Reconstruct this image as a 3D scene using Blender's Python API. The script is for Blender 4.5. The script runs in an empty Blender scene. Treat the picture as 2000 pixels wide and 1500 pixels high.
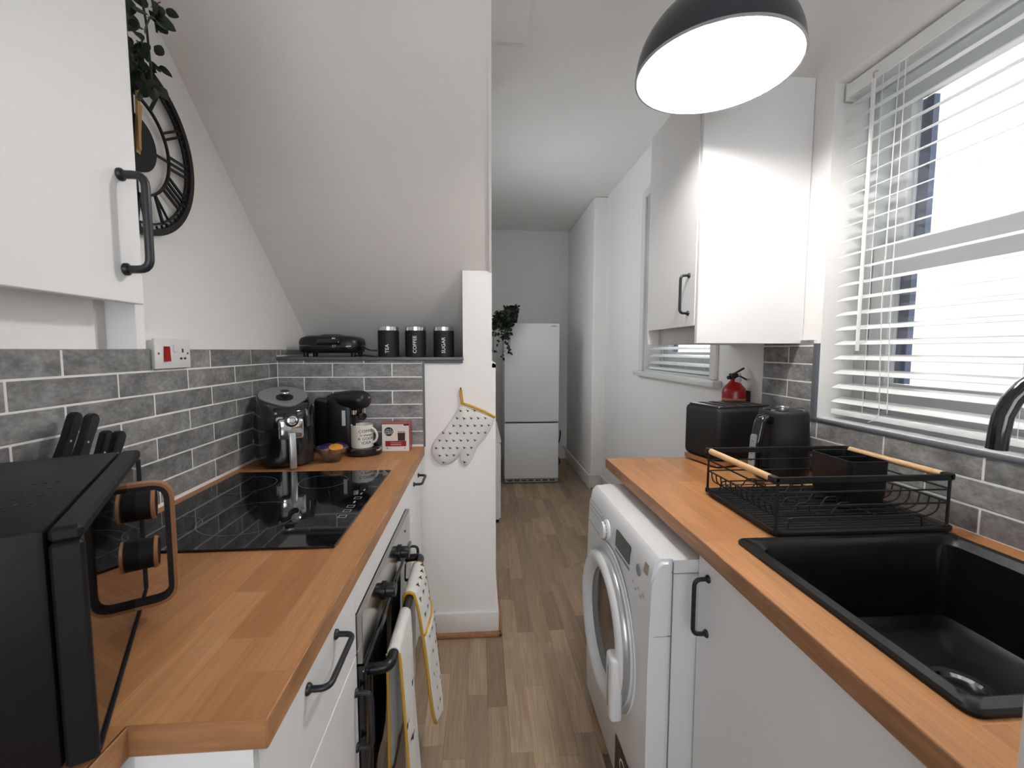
import bpy, bmesh, math, random
from mathutils import Vector, Matrix
RND = random.Random(7)
S = bpy.context.scene
C = S.collection
PI = math.pi

# ------------------------------------------------------------------ camera
cam_d = bpy.data.cameras.new('camera'); cam = bpy.data.objects.new('camera', cam_d); C.objects.link(cam)
cam_d.sensor_fit = 'HORIZONTAL'; cam_d.sensor_width = 36.0; cam_d.lens = 36.0 * 858 / 2000
cam_d.clip_start = 0.02
CH = 1.36
pit, yaw, rol = math.radians(4.4), math.radians(4.12), math.radians(-0.1)
fwd = Vector((math.sin(yaw)*math.cos(pit), math.cos(yaw)*math.cos(pit), -math.sin(pit)))
rgt = Vector((math.cos(yaw), -math.sin(yaw), 0)); dwn = fwd.cross(rgt)
r2 = rgt*math.cos(rol) + dwn*math.sin(rol); d2 = -rgt*math.sin(rol) + dwn*math.cos(rol)
cam.matrix_world = Matrix(((r2.x, -d2.x, -fwd.x, 0), (r2.y, -d2.y, -fwd.y, 0), (r2.z, -d2.z, -fwd.z, CH), (0, 0, 0, 1)))
cam_d.dof.use_dof = True; cam_d.dof.focus_distance = 1.7; cam_d.dof.aperture_fstop = 7.0
S.camera = cam
# ------------------------------------------------------------------ sky and exposure
w = bpy.data.worlds.new('overcast_sky'); S.world = w; w.use_nodes = True
bgn = w.node_tree.nodes['Background']; bgn.inputs[0].default_value = (0.93, 0.97, 1.0, 1); bgn.inputs[1].default_value = 1.5
S.view_settings.view_transform = 'Standard'; S.view_settings.look = 'None'
S.view_settings.exposure = 2.15; S.view_settings.gamma = 1.0; S.view_settings.use_curve_mapping = False
S.cycles.max_bounces = 10; S.cycles.diffuse_bounces = 6; S.cycles.glossy_bounces = 5; S.cycles.transparent_max_bounces = 24
S.cycles.caustics_reflective = False; S.cycles.caustics_refractive = False; S.cycles.sample_clamp_indirect = 6.0
S.cycles.blur_glossy = 0.5
def portal(name, loc, sy, sz, rot=(PI/2, 0, PI/2)):
    d = bpy.data.lights.new(name, 'AREA'); d.shape = 'RECTANGLE'; d.size = sy; d.size_y = sz; d.cycles.is_portal = True
    o = bpy.data.objects.new(name, d); C.objects.link(o); o.location = loc
    o.rotation_euler = rot
portal('window_portal', (1.47, .91, 1.69), 1.1, 1.12)
portal('window_portal', (1.47, 2.68, 1.83), .95, 1.22)
portal('window_portal', (.1, -1.41, 1.5), 1.6, 1.1, (PI/2, 0, 0))  # portal of the added fill window behind the viewpoint
portal('window_portal', (-.43, 3.35, 1.9), 1.0, .8, (PI/2, 0, -PI/2))  # portal of the added fill window in the corridor

# ------------------------------------------------------------------ materials
MATS = {}
def M(name, col, rough=.5, metal=0.0, spec=.5, coat=0.0, var=0.0, vs=(6, 6, 6), bump=0.0, bs=80.0, ov=0.0, trans=0.0, alpha=None, emit=None, sheen=0.0, ramp=None, grain=None):
    if name in MATS: return MATS[name]
    m = bpy.data.materials.new(name); m.use_nodes = True; nt = m.node_tree; N = nt.nodes; L = nt.links
    p = N['Principled BSDF']
    p.inputs['Base Color'].default_value = (*col, 1); p.inputs['Roughness'].default_value = rough
    p.inputs['Metallic'].default_value = metal; p.inputs['Specular IOR Level'].default_value = spec
    p.inputs['Coat Weight'].default_value = coat; p.inputs['Coat Roughness'].default_value = .05
    p.inputs['Transmission Weight'].default_value = trans; p.inputs['Sheen Weight'].default_value = sheen
    if emit: p.inputs['Emission Color'].default_value = (*emit[0], 1); p.inputs['Emission Strength'].default_value = emit[1]
    geo = N.new('ShaderNodeNewGeometry'); oi = N.new('ShaderNodeObjectInfo')
    def vec(scale, rnd):
        mp = N.new('ShaderNodeMapping'); mp.inputs['Scale'].default_value = scale
        L.new(geo.outputs['Position'], mp.inputs['Vector'])
        if rnd:
            mul = N.new('ShaderNodeMath'); mul.operation = 'MULTIPLY'; mul.inputs[1].default_value = 37.0
            L.new(oi.outputs['Random'], mul.inputs[0]); cb = N.new('ShaderNodeCombineXYZ')
            for i in range(3): L.new(mul.outputs[0], cb.inputs[i])
            L.new(cb.outputs[0], mp.inputs['Location'])
        return mp.outputs[0]
    cur = None
    if ramp:
        cr = N.new('ShaderNodeValToRGB'); e = cr.color_ramp.elements
        while len(e) < len(ramp): e.new(.5)
        for i, c in enumerate(ramp): e[i].position = i/(len(ramp)-1); e[i].color = (*c, 1)
        L.new(oi.outputs['Random'], cr.inputs[0]); cur = cr.outputs[0]
    if var > 0:
        nz = N.new('ShaderNodeTexNoise'); nz.inputs['Scale'].default_value = 1.0; nz.inputs['Detail'].default_value = 5; nz.inputs['Roughness'].default_value = .62
        L.new(vec(vs, True), nz.inputs['Vector'])
        mr = N.new('ShaderNodeMapRange'); mr.inputs[1].default_value = .3; mr.inputs[2].default_value = .7
        mr.inputs[3].default_value = 1-var; mr.inputs[4].default_value = 1+var
        L.new(nz.outputs['Fac'], mr.inputs[0])
        val = mr.outputs[0]
        if grain:
            n2 = N.new('ShaderNodeTexNoise'); n2.inputs['Scale'].default_value = 1.0; n2.inputs['Detail'].default_value = 3
            L.new(vec(grain[0], True), n2.inputs['Vector'])
            m2 = N.new('ShaderNodeMapRange'); m2.inputs[1].default_value = .3; m2.inputs[2].default_value = .7; m2.inputs[3].default_value = 1-grain[1]; m2.inputs[4].default_value = 1+grain[1]*.6
            L.new(n2.outputs['Fac'], m2.inputs[0]); mm = N.new('ShaderNodeMath'); mm.operation = 'MULTIPLY'
            L.new(val, mm.inputs[0]); L.new(m2.outputs[0], mm.inputs[1]); val = mm.outputs[0]
        if ov > 0:
            mo = N.new('ShaderNodeMapRange'); mo.inputs[3].default_value = 1-ov; mo.inputs[4].default_value = 1+ov
            L.new(oi.outputs['Random'], mo.inputs[0]); mm = N.new('ShaderNodeMath'); mm.operation = 'MULTIPLY'
            L.new(val, mm.inputs[0]); L.new(mo.outputs[0], mm.inputs[1]); val = mm.outputs[0]
        vm = N.new('ShaderNodeVectorMath'); vm.operation = 'SCALE'
        if cur is not None: L.new(cur, vm.inputs[0])
        else: vm.inputs[0].default_value = col
        L.new(val, vm.inputs['Scale']); cur = vm.outputs[0]
    if cur is not None: L.new(cur, p.inputs['Base Color'])
    if bump > 0:
        nb = N.new('ShaderNodeTexNoise'); nb.inputs['Scale'].default_value = bs; nb.inputs['Detail'].default_value = 4
        L.new(geo.outputs['Position'], nb.inputs['Vector'])
        b = N.new('ShaderNodeBump'); b.inputs['Strength'].default_value = bump; b.inputs['Distance'].default_value = .004
        L.new(nb.outputs['Fac'], b.inputs['Height']); L.new(b.outputs[0], p.inputs['Normal'])
    MATS[name] = m
    return m
def pane_mat(name, tint=(1, 1, 1), refl=.06):
    m = bpy.data.materials.new(name); m.use_nodes = True; nt = m.node_tree; N = nt.nodes; L = nt.links; N.clear()
    o = N.new('ShaderNodeOutputMaterial'); mx = N.new('ShaderNodeMixShader'); t = N.new('ShaderNodeBsdfTransparent'); g = N.new('ShaderNodeBsdfGlossy')
    g.inputs['Roughness'].default_value = .02; t.inputs[0].default_value = (*tint, 1)
    lw = N.new('ShaderNodeLayerWeight'); lw.inputs[0].default_value = .25
    ml = N.new('ShaderNodeMath'); ml.operation = 'MULTIPLY_ADD'; ml.inputs[1].default_value = .5; ml.inputs[2].default_value = refl
    L.new(lw.outputs['Fresnel'], ml.inputs[0]); L.new(ml.outputs[0], mx.inputs[0]); L.new(t.outputs[0], mx.inputs[1]); L.new(g.outputs[0], mx.inputs[2]); L.new(mx.outputs[0], o.inputs[0])
    return m
WALL = M('white_wall_paint', (.86, .848, .835), .75, bump=.05, bs=120)
CEIL = M('white_ceiling_paint', (.86, .842, .825), .85, bump=.05, bs=90)
TRIMW = M('white_gloss_trim_paint', (.78, .775, .76), .35)
GROUT = M('pale_grout', (.84, .835, .82), .9, bump=.1, bs=200)
TILE = M('grey_weathered_tile', (.245, .242, .242), .45, var=.45, vs=(13, 13, 22), ov=.16, grain=((70, 70, 110), .26), bump=.12, bs=60, spec=.45)
TILETRIM = M('dark_grey_tile_trim', (.10, .11, .125), .35)
OAKR = [(.41, .185, .070), (.47, .225, .090), (.36, .155, .058), (.54, .275, .12), (.43, .20, .078), (.33, .138, .050)]
OAK = M('oak_block_laminate', (.42, .2, .09), .42, var=.13, vs=(26, 3, 26), grain=((170, 9, 170), .13), ramp=OAKR, spec=.35)
OAKX = M('oak_block_laminate_edge', (.37, .18, .082), .45, var=.25, vs=(20, 5, 30), grain=((120, 14, 120), .2), spec=.35)
OAKE = M('oak_block_laminate_end', (.34, .16, .07), .45, var=.18, vs=(5, 20, 34), grain=((14, 120, 130), .18), spec=.3)
FLR = [(.33, .235, .155), (.42, .305, .205), (.25, .178, .12), (.45, .33, .22), (.34, .255, .185), (.29, .20, .13)]
FLOORM = M('grey_oak_laminate', (.28, .2, .15), .45, var=.16, vs=(26, 2.2, 20), grain=((150, 8, 100), .16), ramp=FLR, spec=.3)
UNDERF = M('dark_floor_underlay', (.2, .145, .1), .8)
CAB = M('white_cabinet_board', (.82, .82, .825), .38, spec=.4)
CABIN = M('pale_grey_cabinet_edge', (.55, .54, .52), .5)
BLK = M('black_handle_metal', (.012, .013, .017), .42)
BLKP = M('black_satin_plastic', (.008, .008, .0085), .35, spec=.4)
BLKG = M('black_gloss_plastic', (.008, .008, .009), .12, coat=.4)
BLKM = M('matt_black_enamel', (.009, .009, .0095), .55, spec=.35)
MWB = M('black_powder_coat', (.008, .008, .009), .5, spec=.25, bump=.03, bs=400)
GLASSB = M('black_mirror_glass', (.004, .004, .005), .035, spec=.75)
DOORG = M('dark_mirror_door_glass', (.25, .24, .23), .03, metal=1.0)
HOBM = M('black_ceramic_hob_glass', (.006, .006, .007), .035, spec=.7)
STEEL = M('brushed_steel', (.62, .62, .63), .22, metal=1.0)
OVST = M('dark_polished_steel', (.42, .41, .40), .12, metal=1.0)
CHROME = M('polished_chrome', (.8, .82, .85), .08, metal=1.0)
SILV = M('silver_plastic', (.55, .57, .6), .3, metal=.7)
COPP = M('copper_wood_tone', (.36, .17, .07), .32)
BEECH = M('pale_beech_dowel', (.66, .42, .23), .5, var=.1, vs=(60, 8, 60))
APPW = M('white_appliance_enamel', (.80, .815, .84), .28, spec=.5)
FRW = M('white_fridge_enamel', (.70, .71, .72), .4, bump=.04, bs=260)
GREYL = M('grey_print', (.30, .31, .33), .6)
WHITEP = M('white_plastic', (.78, .78, .77), .35)
BLINDM = M('white_blind_slat', (.86, .87, .87), .4)
UPVC = M('white_upvc_frame', (.62, .645, .65), .3)
NAVY = M('navy_window_gasket', (.035, .065, .15), .4)
REDP = M('red_gloss_paint', (.36, .012, .012), .25)
REDC = M('red_card', (.42, .03, .04), .35, coat=.3)
CARDW = M('white_card', (.78, .74, .70), .45)
CERW = M('white_speckled_ceramic', (.78, .76, .72), .3, var=.05, vs=(300, 300, 300))
CLOTH = M('white_cotton', (.74, .73, .70), .9, bump=.15, bs=300, sheen=.2)
YEL = M('mustard_piping', (.55, .30, .03), .8)
BEE = M('black_bee_print', (.03, .022, .018), .9)
GOLD = M('brass_hands', (.55, .36, .14), .35, metal=.6)
LEAF = M('dark_green_leaf', (.012, .027, .011), .5, var=.35, vs=(30, 30, 30), ov=.3)
STEM = M('dark_green_stem', (.02, .03, .015), .6)
LAMPO = M('charcoal_lamp_shade', (.022, .026, .036), .3, coat=.2)
LAMPI = M('white_lamp_inside', (.9, .9, .88), .5)
BULB = M('lit_bulb', (1, 1, 1), .5, emit=((1.0, .965, .925), 56.0))
SINKM = M('black_composite_sink', (.006, .006, .0065), .28, spec=.35)
SOFT = M('soft_white_text', (.85, .85, .85), .5)
EXTW = M('pale_stone_render_outside', (.36, .35, .335), .8)
PANE = pane_mat('clear_window_glass'); BOWLG = pane_mat('clear_bowl_glass', (.95, .96, .96), .1)
PURP = M('purple_foil', (.05, .02, .12), .3); ORNG = M('orange_foil', (.75, .33, .03), .3); BROWN = M('brown_foil', (.10, .05, .03), .35); CREAMP = M('cream_capsule', (.62, .52, .44), .4)
DRUM = M('dark_drum_glass', (.035, .032, .03), .06, coat=.4)
DISP = M('dark_display', (.04, .042, .045), .2)

# ------------------------------------------------------------------ mesh helpers
def nb(): return bmesh.new()
def box(bm, x0, x1, y0, y1, z0, z1, r=0.0, seg=2):
    v = [bm.verts.new((x, y, z)) for x in (x0, x1) for y in (y0, y1) for z in (z0, z1)]
    fs = [bm.faces.new([v[i] for i in q]) for q in ((0, 1, 3, 2), (4, 6, 7, 5), (0, 4, 5, 1), (2, 3, 7, 6), (0, 2, 6, 4), (1, 5, 7, 3))]
    if r > 0:
        es = list({e for f in fs for e in f.edges})
        bmesh.ops.bevel(bm, geom=es, offset=r, segments=seg, profile=.5, affect='EDGES')
    return bm
def tube(bm, pts, r, n=8, closed=False, caps=True):
    pts = [Vector(p) for p in pts]; k = len(pts); rr = r if isinstance(r, (list, tuple)) else [r]*k
    tan = []
    for i in range(k):
        a = pts[(i-1) % k] if (closed or i > 0) else pts[i]; b = pts[(i+1) % k] if (closed or i < k-1) else pts[i]
        t = (b-a); tan.append(t.normalized() if t.length > 1e-9 else Vector((0, 0, 1)))
    u = tan[0].orthogonal().normalized(); rings = []
    for i in range(k):
        if i: 
            u = (u - tan[i]*u.dot(tan[i]))
            u = u.normalized() if u.length > 1e-6 else tan[i].orthogonal().normalized()
        vv = tan[i].cross(u)
        rings.append([bm.verts.new(pts[i] + (u*math.cos(2*PI*j/n) + vv*math.sin(2*PI*j/n))*rr[i]) for j in range(n)])
    for i in range(k if closed else k-1):
        A, B = rings[i], rings[(i+1) % k]; off = 0
        if closed and i == k-1:
            off = min(range(n), key=lambda o: (A[0].co-B[o].co).length)
        for j in range(n): bm.faces.new((A[j], A[(j+1) % n], B[(j+1+off) % n], B[(j+off) % n]))
    if caps and not closed:
        bm.faces.new(list(reversed(rings[0]))); bm.faces.new(rings[-1])
    return bm
def lathe(bm, prof, n=32, mat=None):
    mat = mat or Matrix(); rings = []
    for r, z in prof:
        if r < 1e-6: rings.append([bm.verts.new(mat @ Vector((0, 0, z)))])
        else: rings.append([bm.verts.new(mat @ Vector((r*math.cos(2*PI*j/n), r*math.sin(2*PI*j/n), z))) for j in range(n)])
    for A, B in zip(rings, rings[1:]):
        for j in range(n):
            q = [A[j % len(A)], A[(j+1) % len(A)], B[(j+1) % len(B)], B[j % len(B)]]
            u = []
            for x in q:
                if x not in u: u.append(x)
            if len(u) > 2:
                try: bm.faces.new(u)
                except ValueError: pass
    return bm
def prism(bm, poly, h0, h1, mat=None):
    mat = mat or Matrix()
    a = [bm.verts.new(mat @ Vector((x, y, h0))) for x, y in poly]; b = [bm.verts.new(mat @ Vector((x, y, h1))) for x, y in poly]
    n = len(poly); bm.faces.new(list(reversed(a))); bm.faces.new(b)
    for i in range(n): bm.faces.new((a[i], a[(i+1) % n], b[(i+1) % n], b[i]))
    return bm
def loft(bm, rings, cap=True):
    R = [[bm.verts.new(p) for p in r] for r in rings]; n = len(R[0])
    for A, B in zip(R, R[1:]):
        for j in range(n): bm.faces.new((A[j], A[(j+1) % n], B[(j+1) % n], B[j]))
    if cap: bm.faces.new(list(reversed(R[0]))); bm.faces.new(R[-1])
    return bm
def fil(pts, r, n=5, closed=False):
    pts = [Vector(p) for p in pts]; out = []; k = len(pts)
    for i in range(k):
        if not closed and i in (0, k-1): out.append(pts[i]); continue
        p, a, b = pts[i], pts[(i-1) % k], pts[(i+1) % k]; da, db = (a-p), (b-p)
        rr = min(r, da.length*.49, db.length*.49); s, e = p+da.normalized()*rr, p+db.normalized()*rr
        for j in range(n+1):
            t = j/n; out.append(s*(1-t)**2 + p*2*t*(1-t) + e*t*t)
    return out
def rrect(w, h, r, n=5, cx=0, cy=0):
    return [(p.x+cx, p.y+cy) for p in fil([(-w/2, -h/2, 0), (w/2, -h/2, 0), (w/2, h/2, 0), (-w/2, h/2, 0)], r, n, True)]
def frame_axes(o, x, y, z): 
    x, y, z, o = Vector(x), Vector(y), Vector(z), Vector(o)
    return Matrix(((x.x, y.x, z.x, o.x), (x.y, y.y, z.y, o.y), (x.z, y.z, z.z, o.z), (0, 0, 0, 1)))
def axis(o, z, up=(0, 0, 1)):
    z = Vector(z).normalized(); u = Vector(up)
    if abs(z.dot(u)) > .99: u = Vector((0, 1, 0))
    x = u.cross(z).normalized(); y = z.cross(x)
    return frame_axes(o, x, y, z)
def wm(o): return (wm(o.parent) @ o.matrix_basis) if o.parent else o.matrix_basis.copy()
def obj(name, bm, mat, parent=None, local=False, ang=35, kind=None):
    bmesh.ops.recalc_face_normals(bm, faces=bm.faces)
    if parent and not local: bm.transform(wm(parent).inverted())
    me = bpy.data.meshes.new(name); bm.to_mesh(me); bm.free(); me.materials.append(mat)
    for p in me.polygons: p.use_smooth = True
    me.set_sharp_from_angle(angle=math.radians(ang))
    o = bpy.data.objects.new(name, me); C.objects.link(o)
    if parent: o.parent = parent
    if kind: o['kind'] = kind
    return o
def tag(o, label, cat, group=None):
    o['label'] = label; o['category'] = cat
    if group: o['group'] = group
    return o
def thing(name, label, cat, loc=(0, 0, 0), rz=0.0, group=None):
    o = bpy.data.objects.new(name, None); C.objects.link(o); o.empty_display_size = .05
    o.location = loc; o.rotation_euler = (0, 0, rz); o.matrix_basis = Matrix.Translation(loc) @ Matrix.Rotation(rz, 4, 'Z')
    return tag(o, label, cat, group)
def struct(name, bm, mat, label=None, ang=30):
    o = obj(name, bm, mat, ang=ang); o['kind'] = 'structure'
    if label: o['label'] = label
    return o
def text_bm(s, size, mat, depth=.0004):
    cu = bpy.data.curves.new('txt', 'FONT'); cu.body = s; cu.size = size; cu.align_x = 'CENTER'; cu.align_y = 'CENTER'; cu.extrude = depth; cu.resolution_u = 3
    t = bpy.data.objects.new('txt', cu); C.objects.link(t); dg = bpy.context.evaluated_depsgraph_get()
    me = bpy.data.meshes.new_from_object(t.evaluated_get(dg)); bpy.data.objects.remove(t); bpy.data.curves.remove(cu)
    bm = nb(); bm.from_mesh(me); bpy.data.meshes.remove(me); bm.transform(mat); return bm
def merge(a, b):
    me = bpy.data.meshes.new('tmp'); b.to_mesh(me); b.free(); a.from_mesh(me); bpy.data.meshes.remove(me); return a
def bar_handle(door, p0, p1, nrm, out=.034, r=.0052):
    p0, p1, nrm = Vector(p0), Vector(p1), Vector(nrm).normalized()
    b = nb(); tube(b, fil([p0, p0+nrm*out, p1+nrm*out, p1], .02, 5), r, 10)
    for p in (p0, p1): lathe(b, [(0, 0), (.0095, 0), (.0095, .003), (.007, .006), (0, .006)], 16, axis(p, nrm))
    return obj('handle', b, BLK, door, ang=50)

# ------------------------------------------------------------------ room shell
XL, XR, YF, ZC, YB = -.905, 1.2, 5.4, 2.8, -1.3
WT = .919
fl = struct('floor', box(nb(), -1.1, 1.5, YB, YF+.2, -.05, -.012), UNDERF, 'grey oak laminate plank floor running down the galley kitchen')
def planks():
    pw = .0765; cache = {}; n = 0
    x = -.36
    while x < 1.14:
        y = .30 + RND.uniform(-.5, 0)
        ymax = 5.4
        while y < ymax:
            L = RND.choice([.34, .42, .5, .58, .66]); L = min(L, ymax-y)
            if L < .05: break
            yc = y+L/2
            hid = (x+pw > .47 and y+L < 1.70) or (x+pw < -.27 and y+L < 2.0) or (x+pw < .0 and y > 2.06) or (y+L < .62)
            if not hid:
                k = round(L, 3)
                if k not in cache:
                    cache[k] = obj('plank', box(nb(), -pw/2+.0002, pw/2-.0002, -L/2+.0002, L/2-.0002, -.012, 0, .0003, 1), FLOORM, fl, local=True); o = cache[k]
                else:
                    o = cache[k].copy(); C.objects.link(o); o.parent = fl
                o.location = (x+pw/2, yc, 0); n += 1
            y += L
        x += pw
planks()
struct('ceiling', box(nb(), -1.1, 1.5, YB, YF+.2, ZC, ZC+.1), CEIL, 'plain white painted ceiling over the galley kitchen')
SLOPE = -.855
def zs(y): return 1.718 + SLOPE*(y-2.02)
b = nb(); y0 = .755; y1 = 2.50
# underside of stairs : slab with thickness, right edge slightly out of square
lo = [(XL, y0, zs(y0)), (XL, y1, zs(y1)), (.057, y1, zs(y1)), (.021, y0, zs(y0))]
hi = [(p[0], p[1]+.03, p[2]+.10) for p in lo]
loft(b, [lo, hi]); struct('ceiling_slope', b, CEIL, 'sloping white underside of the stairs above the left worktop')
b = nb(); P = [(.021, y0, ZC), (.021, y0, zs(y0)+.0), (.0535, 2.03, 1.70), (.0535, 2.6, 1.70), (.0535, 2.6, ZC)]
loft(b, [[(p[0]-.012, p[1], p[2]) for p in P], [(p[0]-.001, p[1], p[2]) for p in P]]); struct('wall_stairs', b, WALL, 'plain white wall beside the stairs above the walkway')
b = nb(); box(b, .03, .215, .7, 2.118, ZC-.035, ZC+.01); struct('ceiling_bulkhead', b, CEIL, 'shallow white boxing under the ceiling beside the stairs')
wl = struct('wall_left', box(nb(), XL-.1, XL, YB, 2.6, 0, ZC), WALL, 'white left wall with grey brick tile splashback')
# stub wall behind left worktop: tall part, half wall, ledge back
ws = struct('wall_back', merge(box(nb(), XL, .0699, 2.02, 2.5, 0, 1.3), prism(nb(), [(2.02, 1.3), (2.5, 1.3), (2.5, 1.3), (2.02, 1.717)], -.0795, .053, frame_axes((0, 0, 0), (0, 1, 0), (0, 0, 1), (1, 0, 0)))), WALL, 'white half wall with tiled ledge at the end of the left worktop')
bmt = nb(); prism(bmt, [(.053, 1.3105), (.0699, 1.294), (.0699, 1.28), (.053, 1.28)], 0, .45, frame_axes((0, 2.02, 0), (1, 0, 0), (0, 0, 1), (0, 1, 0)))
obj('cap_strip', bmt, TRIMW, ws)
struct('baseboard_back', merge(box(nb(), -.26, .0745, 2.004, 2.02, .02, .115, .003), merge(box(nb(), .0699, .083, 2.006, 2.5, .02, .115, .003), box(nb(), -.26, .075, 2.008, 2.02, .105, .118, .004))), TRIMW, 'white skirting board at the foot of the half wall')
struct('trim_1', merge(box(nb(), -.26, .098, 1.988, 2.012, 0, .022, .006), box(nb(), .078, .098, 1.988, 2.5, 0, .022, .006)), OAKX, 'narrow wooden floor beading round the half wall')
b = nb(); box(b, -.42, -.32, 2.5, 2.85, 0, ZC); box(b, -.42, -.32, 3.85, YF, 0, ZC); box(b, -.42, -.32, 2.85, 3.85, 0, 1.5); box(b, -.42, -.32, 2.85, 3.85, 2.3, ZC)  # wall left open for the added corridor fill window
struct('wall_corridor', b, WALL, 'white left wall of the far corridor')
struct('wall_understairs', merge(box(nb(), XL, .05, 2.5, 2.6, 0, 1.7), box(nb(), -.42, .05, 2.5, 2.6, 1.7, ZC)), WALL, 'white wall closing the space under the stairs')
struct('wall_far', box(nb(), -.5, 1.5, YF, YF+.1, 0, ZC), WALL, 'plain white end wall behind the fridge')
b = nb(); box(b, -1.1, -.7, YB-.1, YB, 0, ZC); box(b, .9, 1.5, YB-.1, YB, 0, ZC); box(b, -.7, .9, YB-.1, YB, 0, .95); box(b, -.7, .9, YB-.1, YB, 2.05, ZC)  # wall left open for the added fill window
struct('wall_behind', b, WALL, 'plain white wall behind the viewpoint')
# right wall with two window openings
W1 = (.35, 1.475, 1.112, 2.262); W2 = (2.2, 3.16, 1.21, 2.45)
b = nb(); T = XR+.26
ys = [YB, W1[0], W1[1], W2[0], W2[1], 4.17]
box(b, XR, T, ys[0], ys[1], 0, ZC); box(b, XR, T, ys[2], ys[3], 0, ZC); box(b, XR, T, ys[4], ys[5], 0, ZC)
box(b, XR, T, ys[1], ys[2], 0, W1[2]); box(b, XR, T, ys[1], ys[2], W1[3], ZC)
box(b, XR, T, ys[3], ys[4], 0, W2[2]); box(b, XR, T, ys[3], ys[4], W2[3], ZC)
wr = struct('wall_right', b, WALL, 'white right wall with two windows')
struct('wall_pier', box(nb(), 1.075, T, 4.17, YF, 0, ZC, .02, 3), WALL, 'projecting white pier at the far right of the corridor')
struct('baseboard_right', merge(box(nb(), 1.06, 1.076, 4.16, YF, 0, .12, .004), box(nb(), 1.184, 1.2, 1.75, 4.16, 0, .12, .004)), TRIMW, 'white skirting along the far right wall')
o = tag(obj('heating_pipe', tube(nb(), [(1.045, YF, .15), (1.045, 4.14, .15), (1.16, 4.12, .15), (1.17, 2.0, .15)], .011, 10), TRIMW), 'white heating pipe running along the skirting beside the fridge', 'pipe')
o = tag(obj('power_cable', tube(nb(), fil([(.99, 5.36, .36), (.98, 5.30, .30), (.92, 5.25, .12), (.95, 5.1, .012), (.85, 5.0, .012)], .06, 4), .008, 8), BLKP), 'black power cable curling on the floor beside the fridge', 'cable')
struct('wall_nib', box(nb(), .4513, .62, .2, .315, 0, 2.1, .003), TRIMW, 'white door jamb close at the right edge')

# ------------------------------------------------------------------ tiles
PITCH, TL, RH, RP = .2605, .2578, .0583, .0622
tcache = {}
def tile(parent, ax, face, a0, a1, z0, z1, depth=.009):
    L, H = round(a1-a0, 3), round(z1-z0, 3)
    if L < .008 or H < .006: return
    key = (ax, L, H)
    if key not in tcache:
        b = nb()
        if ax == 'y+': box(b, 0, depth, -L/2, L/2, -H/2, H/2, .0016, 1)      # faces +x
        elif ax == 'y-': box(b, -depth, 0, -L/2, L/2, -H/2, H/2, .0016, 1)   # faces -x
        else: box(b, -L/2, L/2, -depth, 0, -H/2, H/2, .0016, 1)              # faces -y
        o = tcache[key] = obj('tile', b, TILE, parent, local=True)
    else:
        o = tcache[key].copy(); C.objects.link(o); o.parent = parent
    j = RND.uniform(-.0005, .0005); c = (a0+a1)/2; z = (z0+z1)/2
    o.location = {'y+': (face+j, c, z), 'y-': (face+j, c, z), 'x': (c, face+j, z)}[ax]
def row(parent, ax, face, a0, a1, z0, z1, joint):
    s = joint - math.ceil((joint-a0)/PITCH)*PITCH
    while s < a1:
        l, r = max(a0, s+.0021), min(a1, s+PITCH-.0021)
        if r > l: tile(parent, ax, face, l, r, z0, z1)
        s += PITCH
ztop = 1.361
for k in range(7):
    z1 = ztop-k*RP; z0 = max(z1-RH, WT+.002)
    row(wl, 'y+', XL+.001, .60, 2.009 if k else 2.009, z0, z1, 1.0106 if k % 2 == 0 else .8935)
row(wl, 'y+', XL+.001, 2.012, 2.42, 1.336, 1.361, 2.047)
obj('grout', box(nb(), XL-.001, XL+.0088, .60, 2.018, WT, 1.359), GROUT, wl)
obj('grout', box(nb(), XL-.001, XL+.0088, 2.018, 2.42, 1.33, 1.359), GROUT, wl)
for k in range(7):
    z1 = 1.327-.008 if k == 0 else 1.299-(k-1)*RP; z0 = 1.3017 if k == 0 else z1-RH
    z0 = max(z0, WT+.002)
    row(ws, 'x', 2.019, -.893, -.2615, z0, z1, -.7815 if k % 2 == 0 else -.658)
obj('grout', box(nb(), XL, -.2615, 2.0112, 2.021, WT, 1.318), GROUT, ws)
obj('edge_trim', box(nb(), -.2608, -.253, 2.008, 2.021, WT, 1.312), TILETRIM, ws)
# ledge slab on the half wall
obj('ledge_tile', box(nb(), -.9, -.0795, 2.0125, 2.5, 1.3005, 1.327), M('dark_grey_ledge', (.10, .10, .105), .4, var=.2, vs=(10, 10, 10)), ws)
obj('ledge_trim', box(nb(), -.895, -.076, 2.0, 2.008, 1.3125, 1.3285, .003, 2), TILETRIM, ws)
# right wall rows
RPr, RHr = .0655, .0615
for k in range(8):
    z0 = WT+.002+k*RPr; z1 = min(z0+RHr, 1.40)
    joint = .942 if k % 2 == 0 else 1.075
    if z1 < 1.105: row(wr, 'y-', XR-.001, .33, 1.775, z0, z1, joint)
    elif z0 < 1.11:
        row(wr, 'y-', XR-.001, .33, 1.492, z0, 1.108, joint); row(wr, 'y-', XR-.001, 1.495, 1.775, z0, z1, 1.623)
    elif k % 2: tile(wr, 'y-', XR-.001, 1.497, 1.774, z0, z1)
    else: row(wr, 'y-', XR-.001, 1.495, 1.775, z0, z1, 1.623)
obj('grout', box(nb(), XR-.0088, XR+.001, .33, 1.776, WT, 1.108), GROUT, wr)
obj('grout', box(nb(), XR-.0088, XR+.001, 1.494, 1.776, 1.1, 1.4), GROUT, wr)
obj('edge_trim', box(nb(), XR-.0125, XR+.001, 1.477, 1.494, 1.108, 1.386), TILETRIM, wr)
obj('sill_trim', box(nb(), XR-.0135, XR+.006, .33, 1.494, 1.108, 1.122, .004, 2), TILETRIM, wr)

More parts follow.
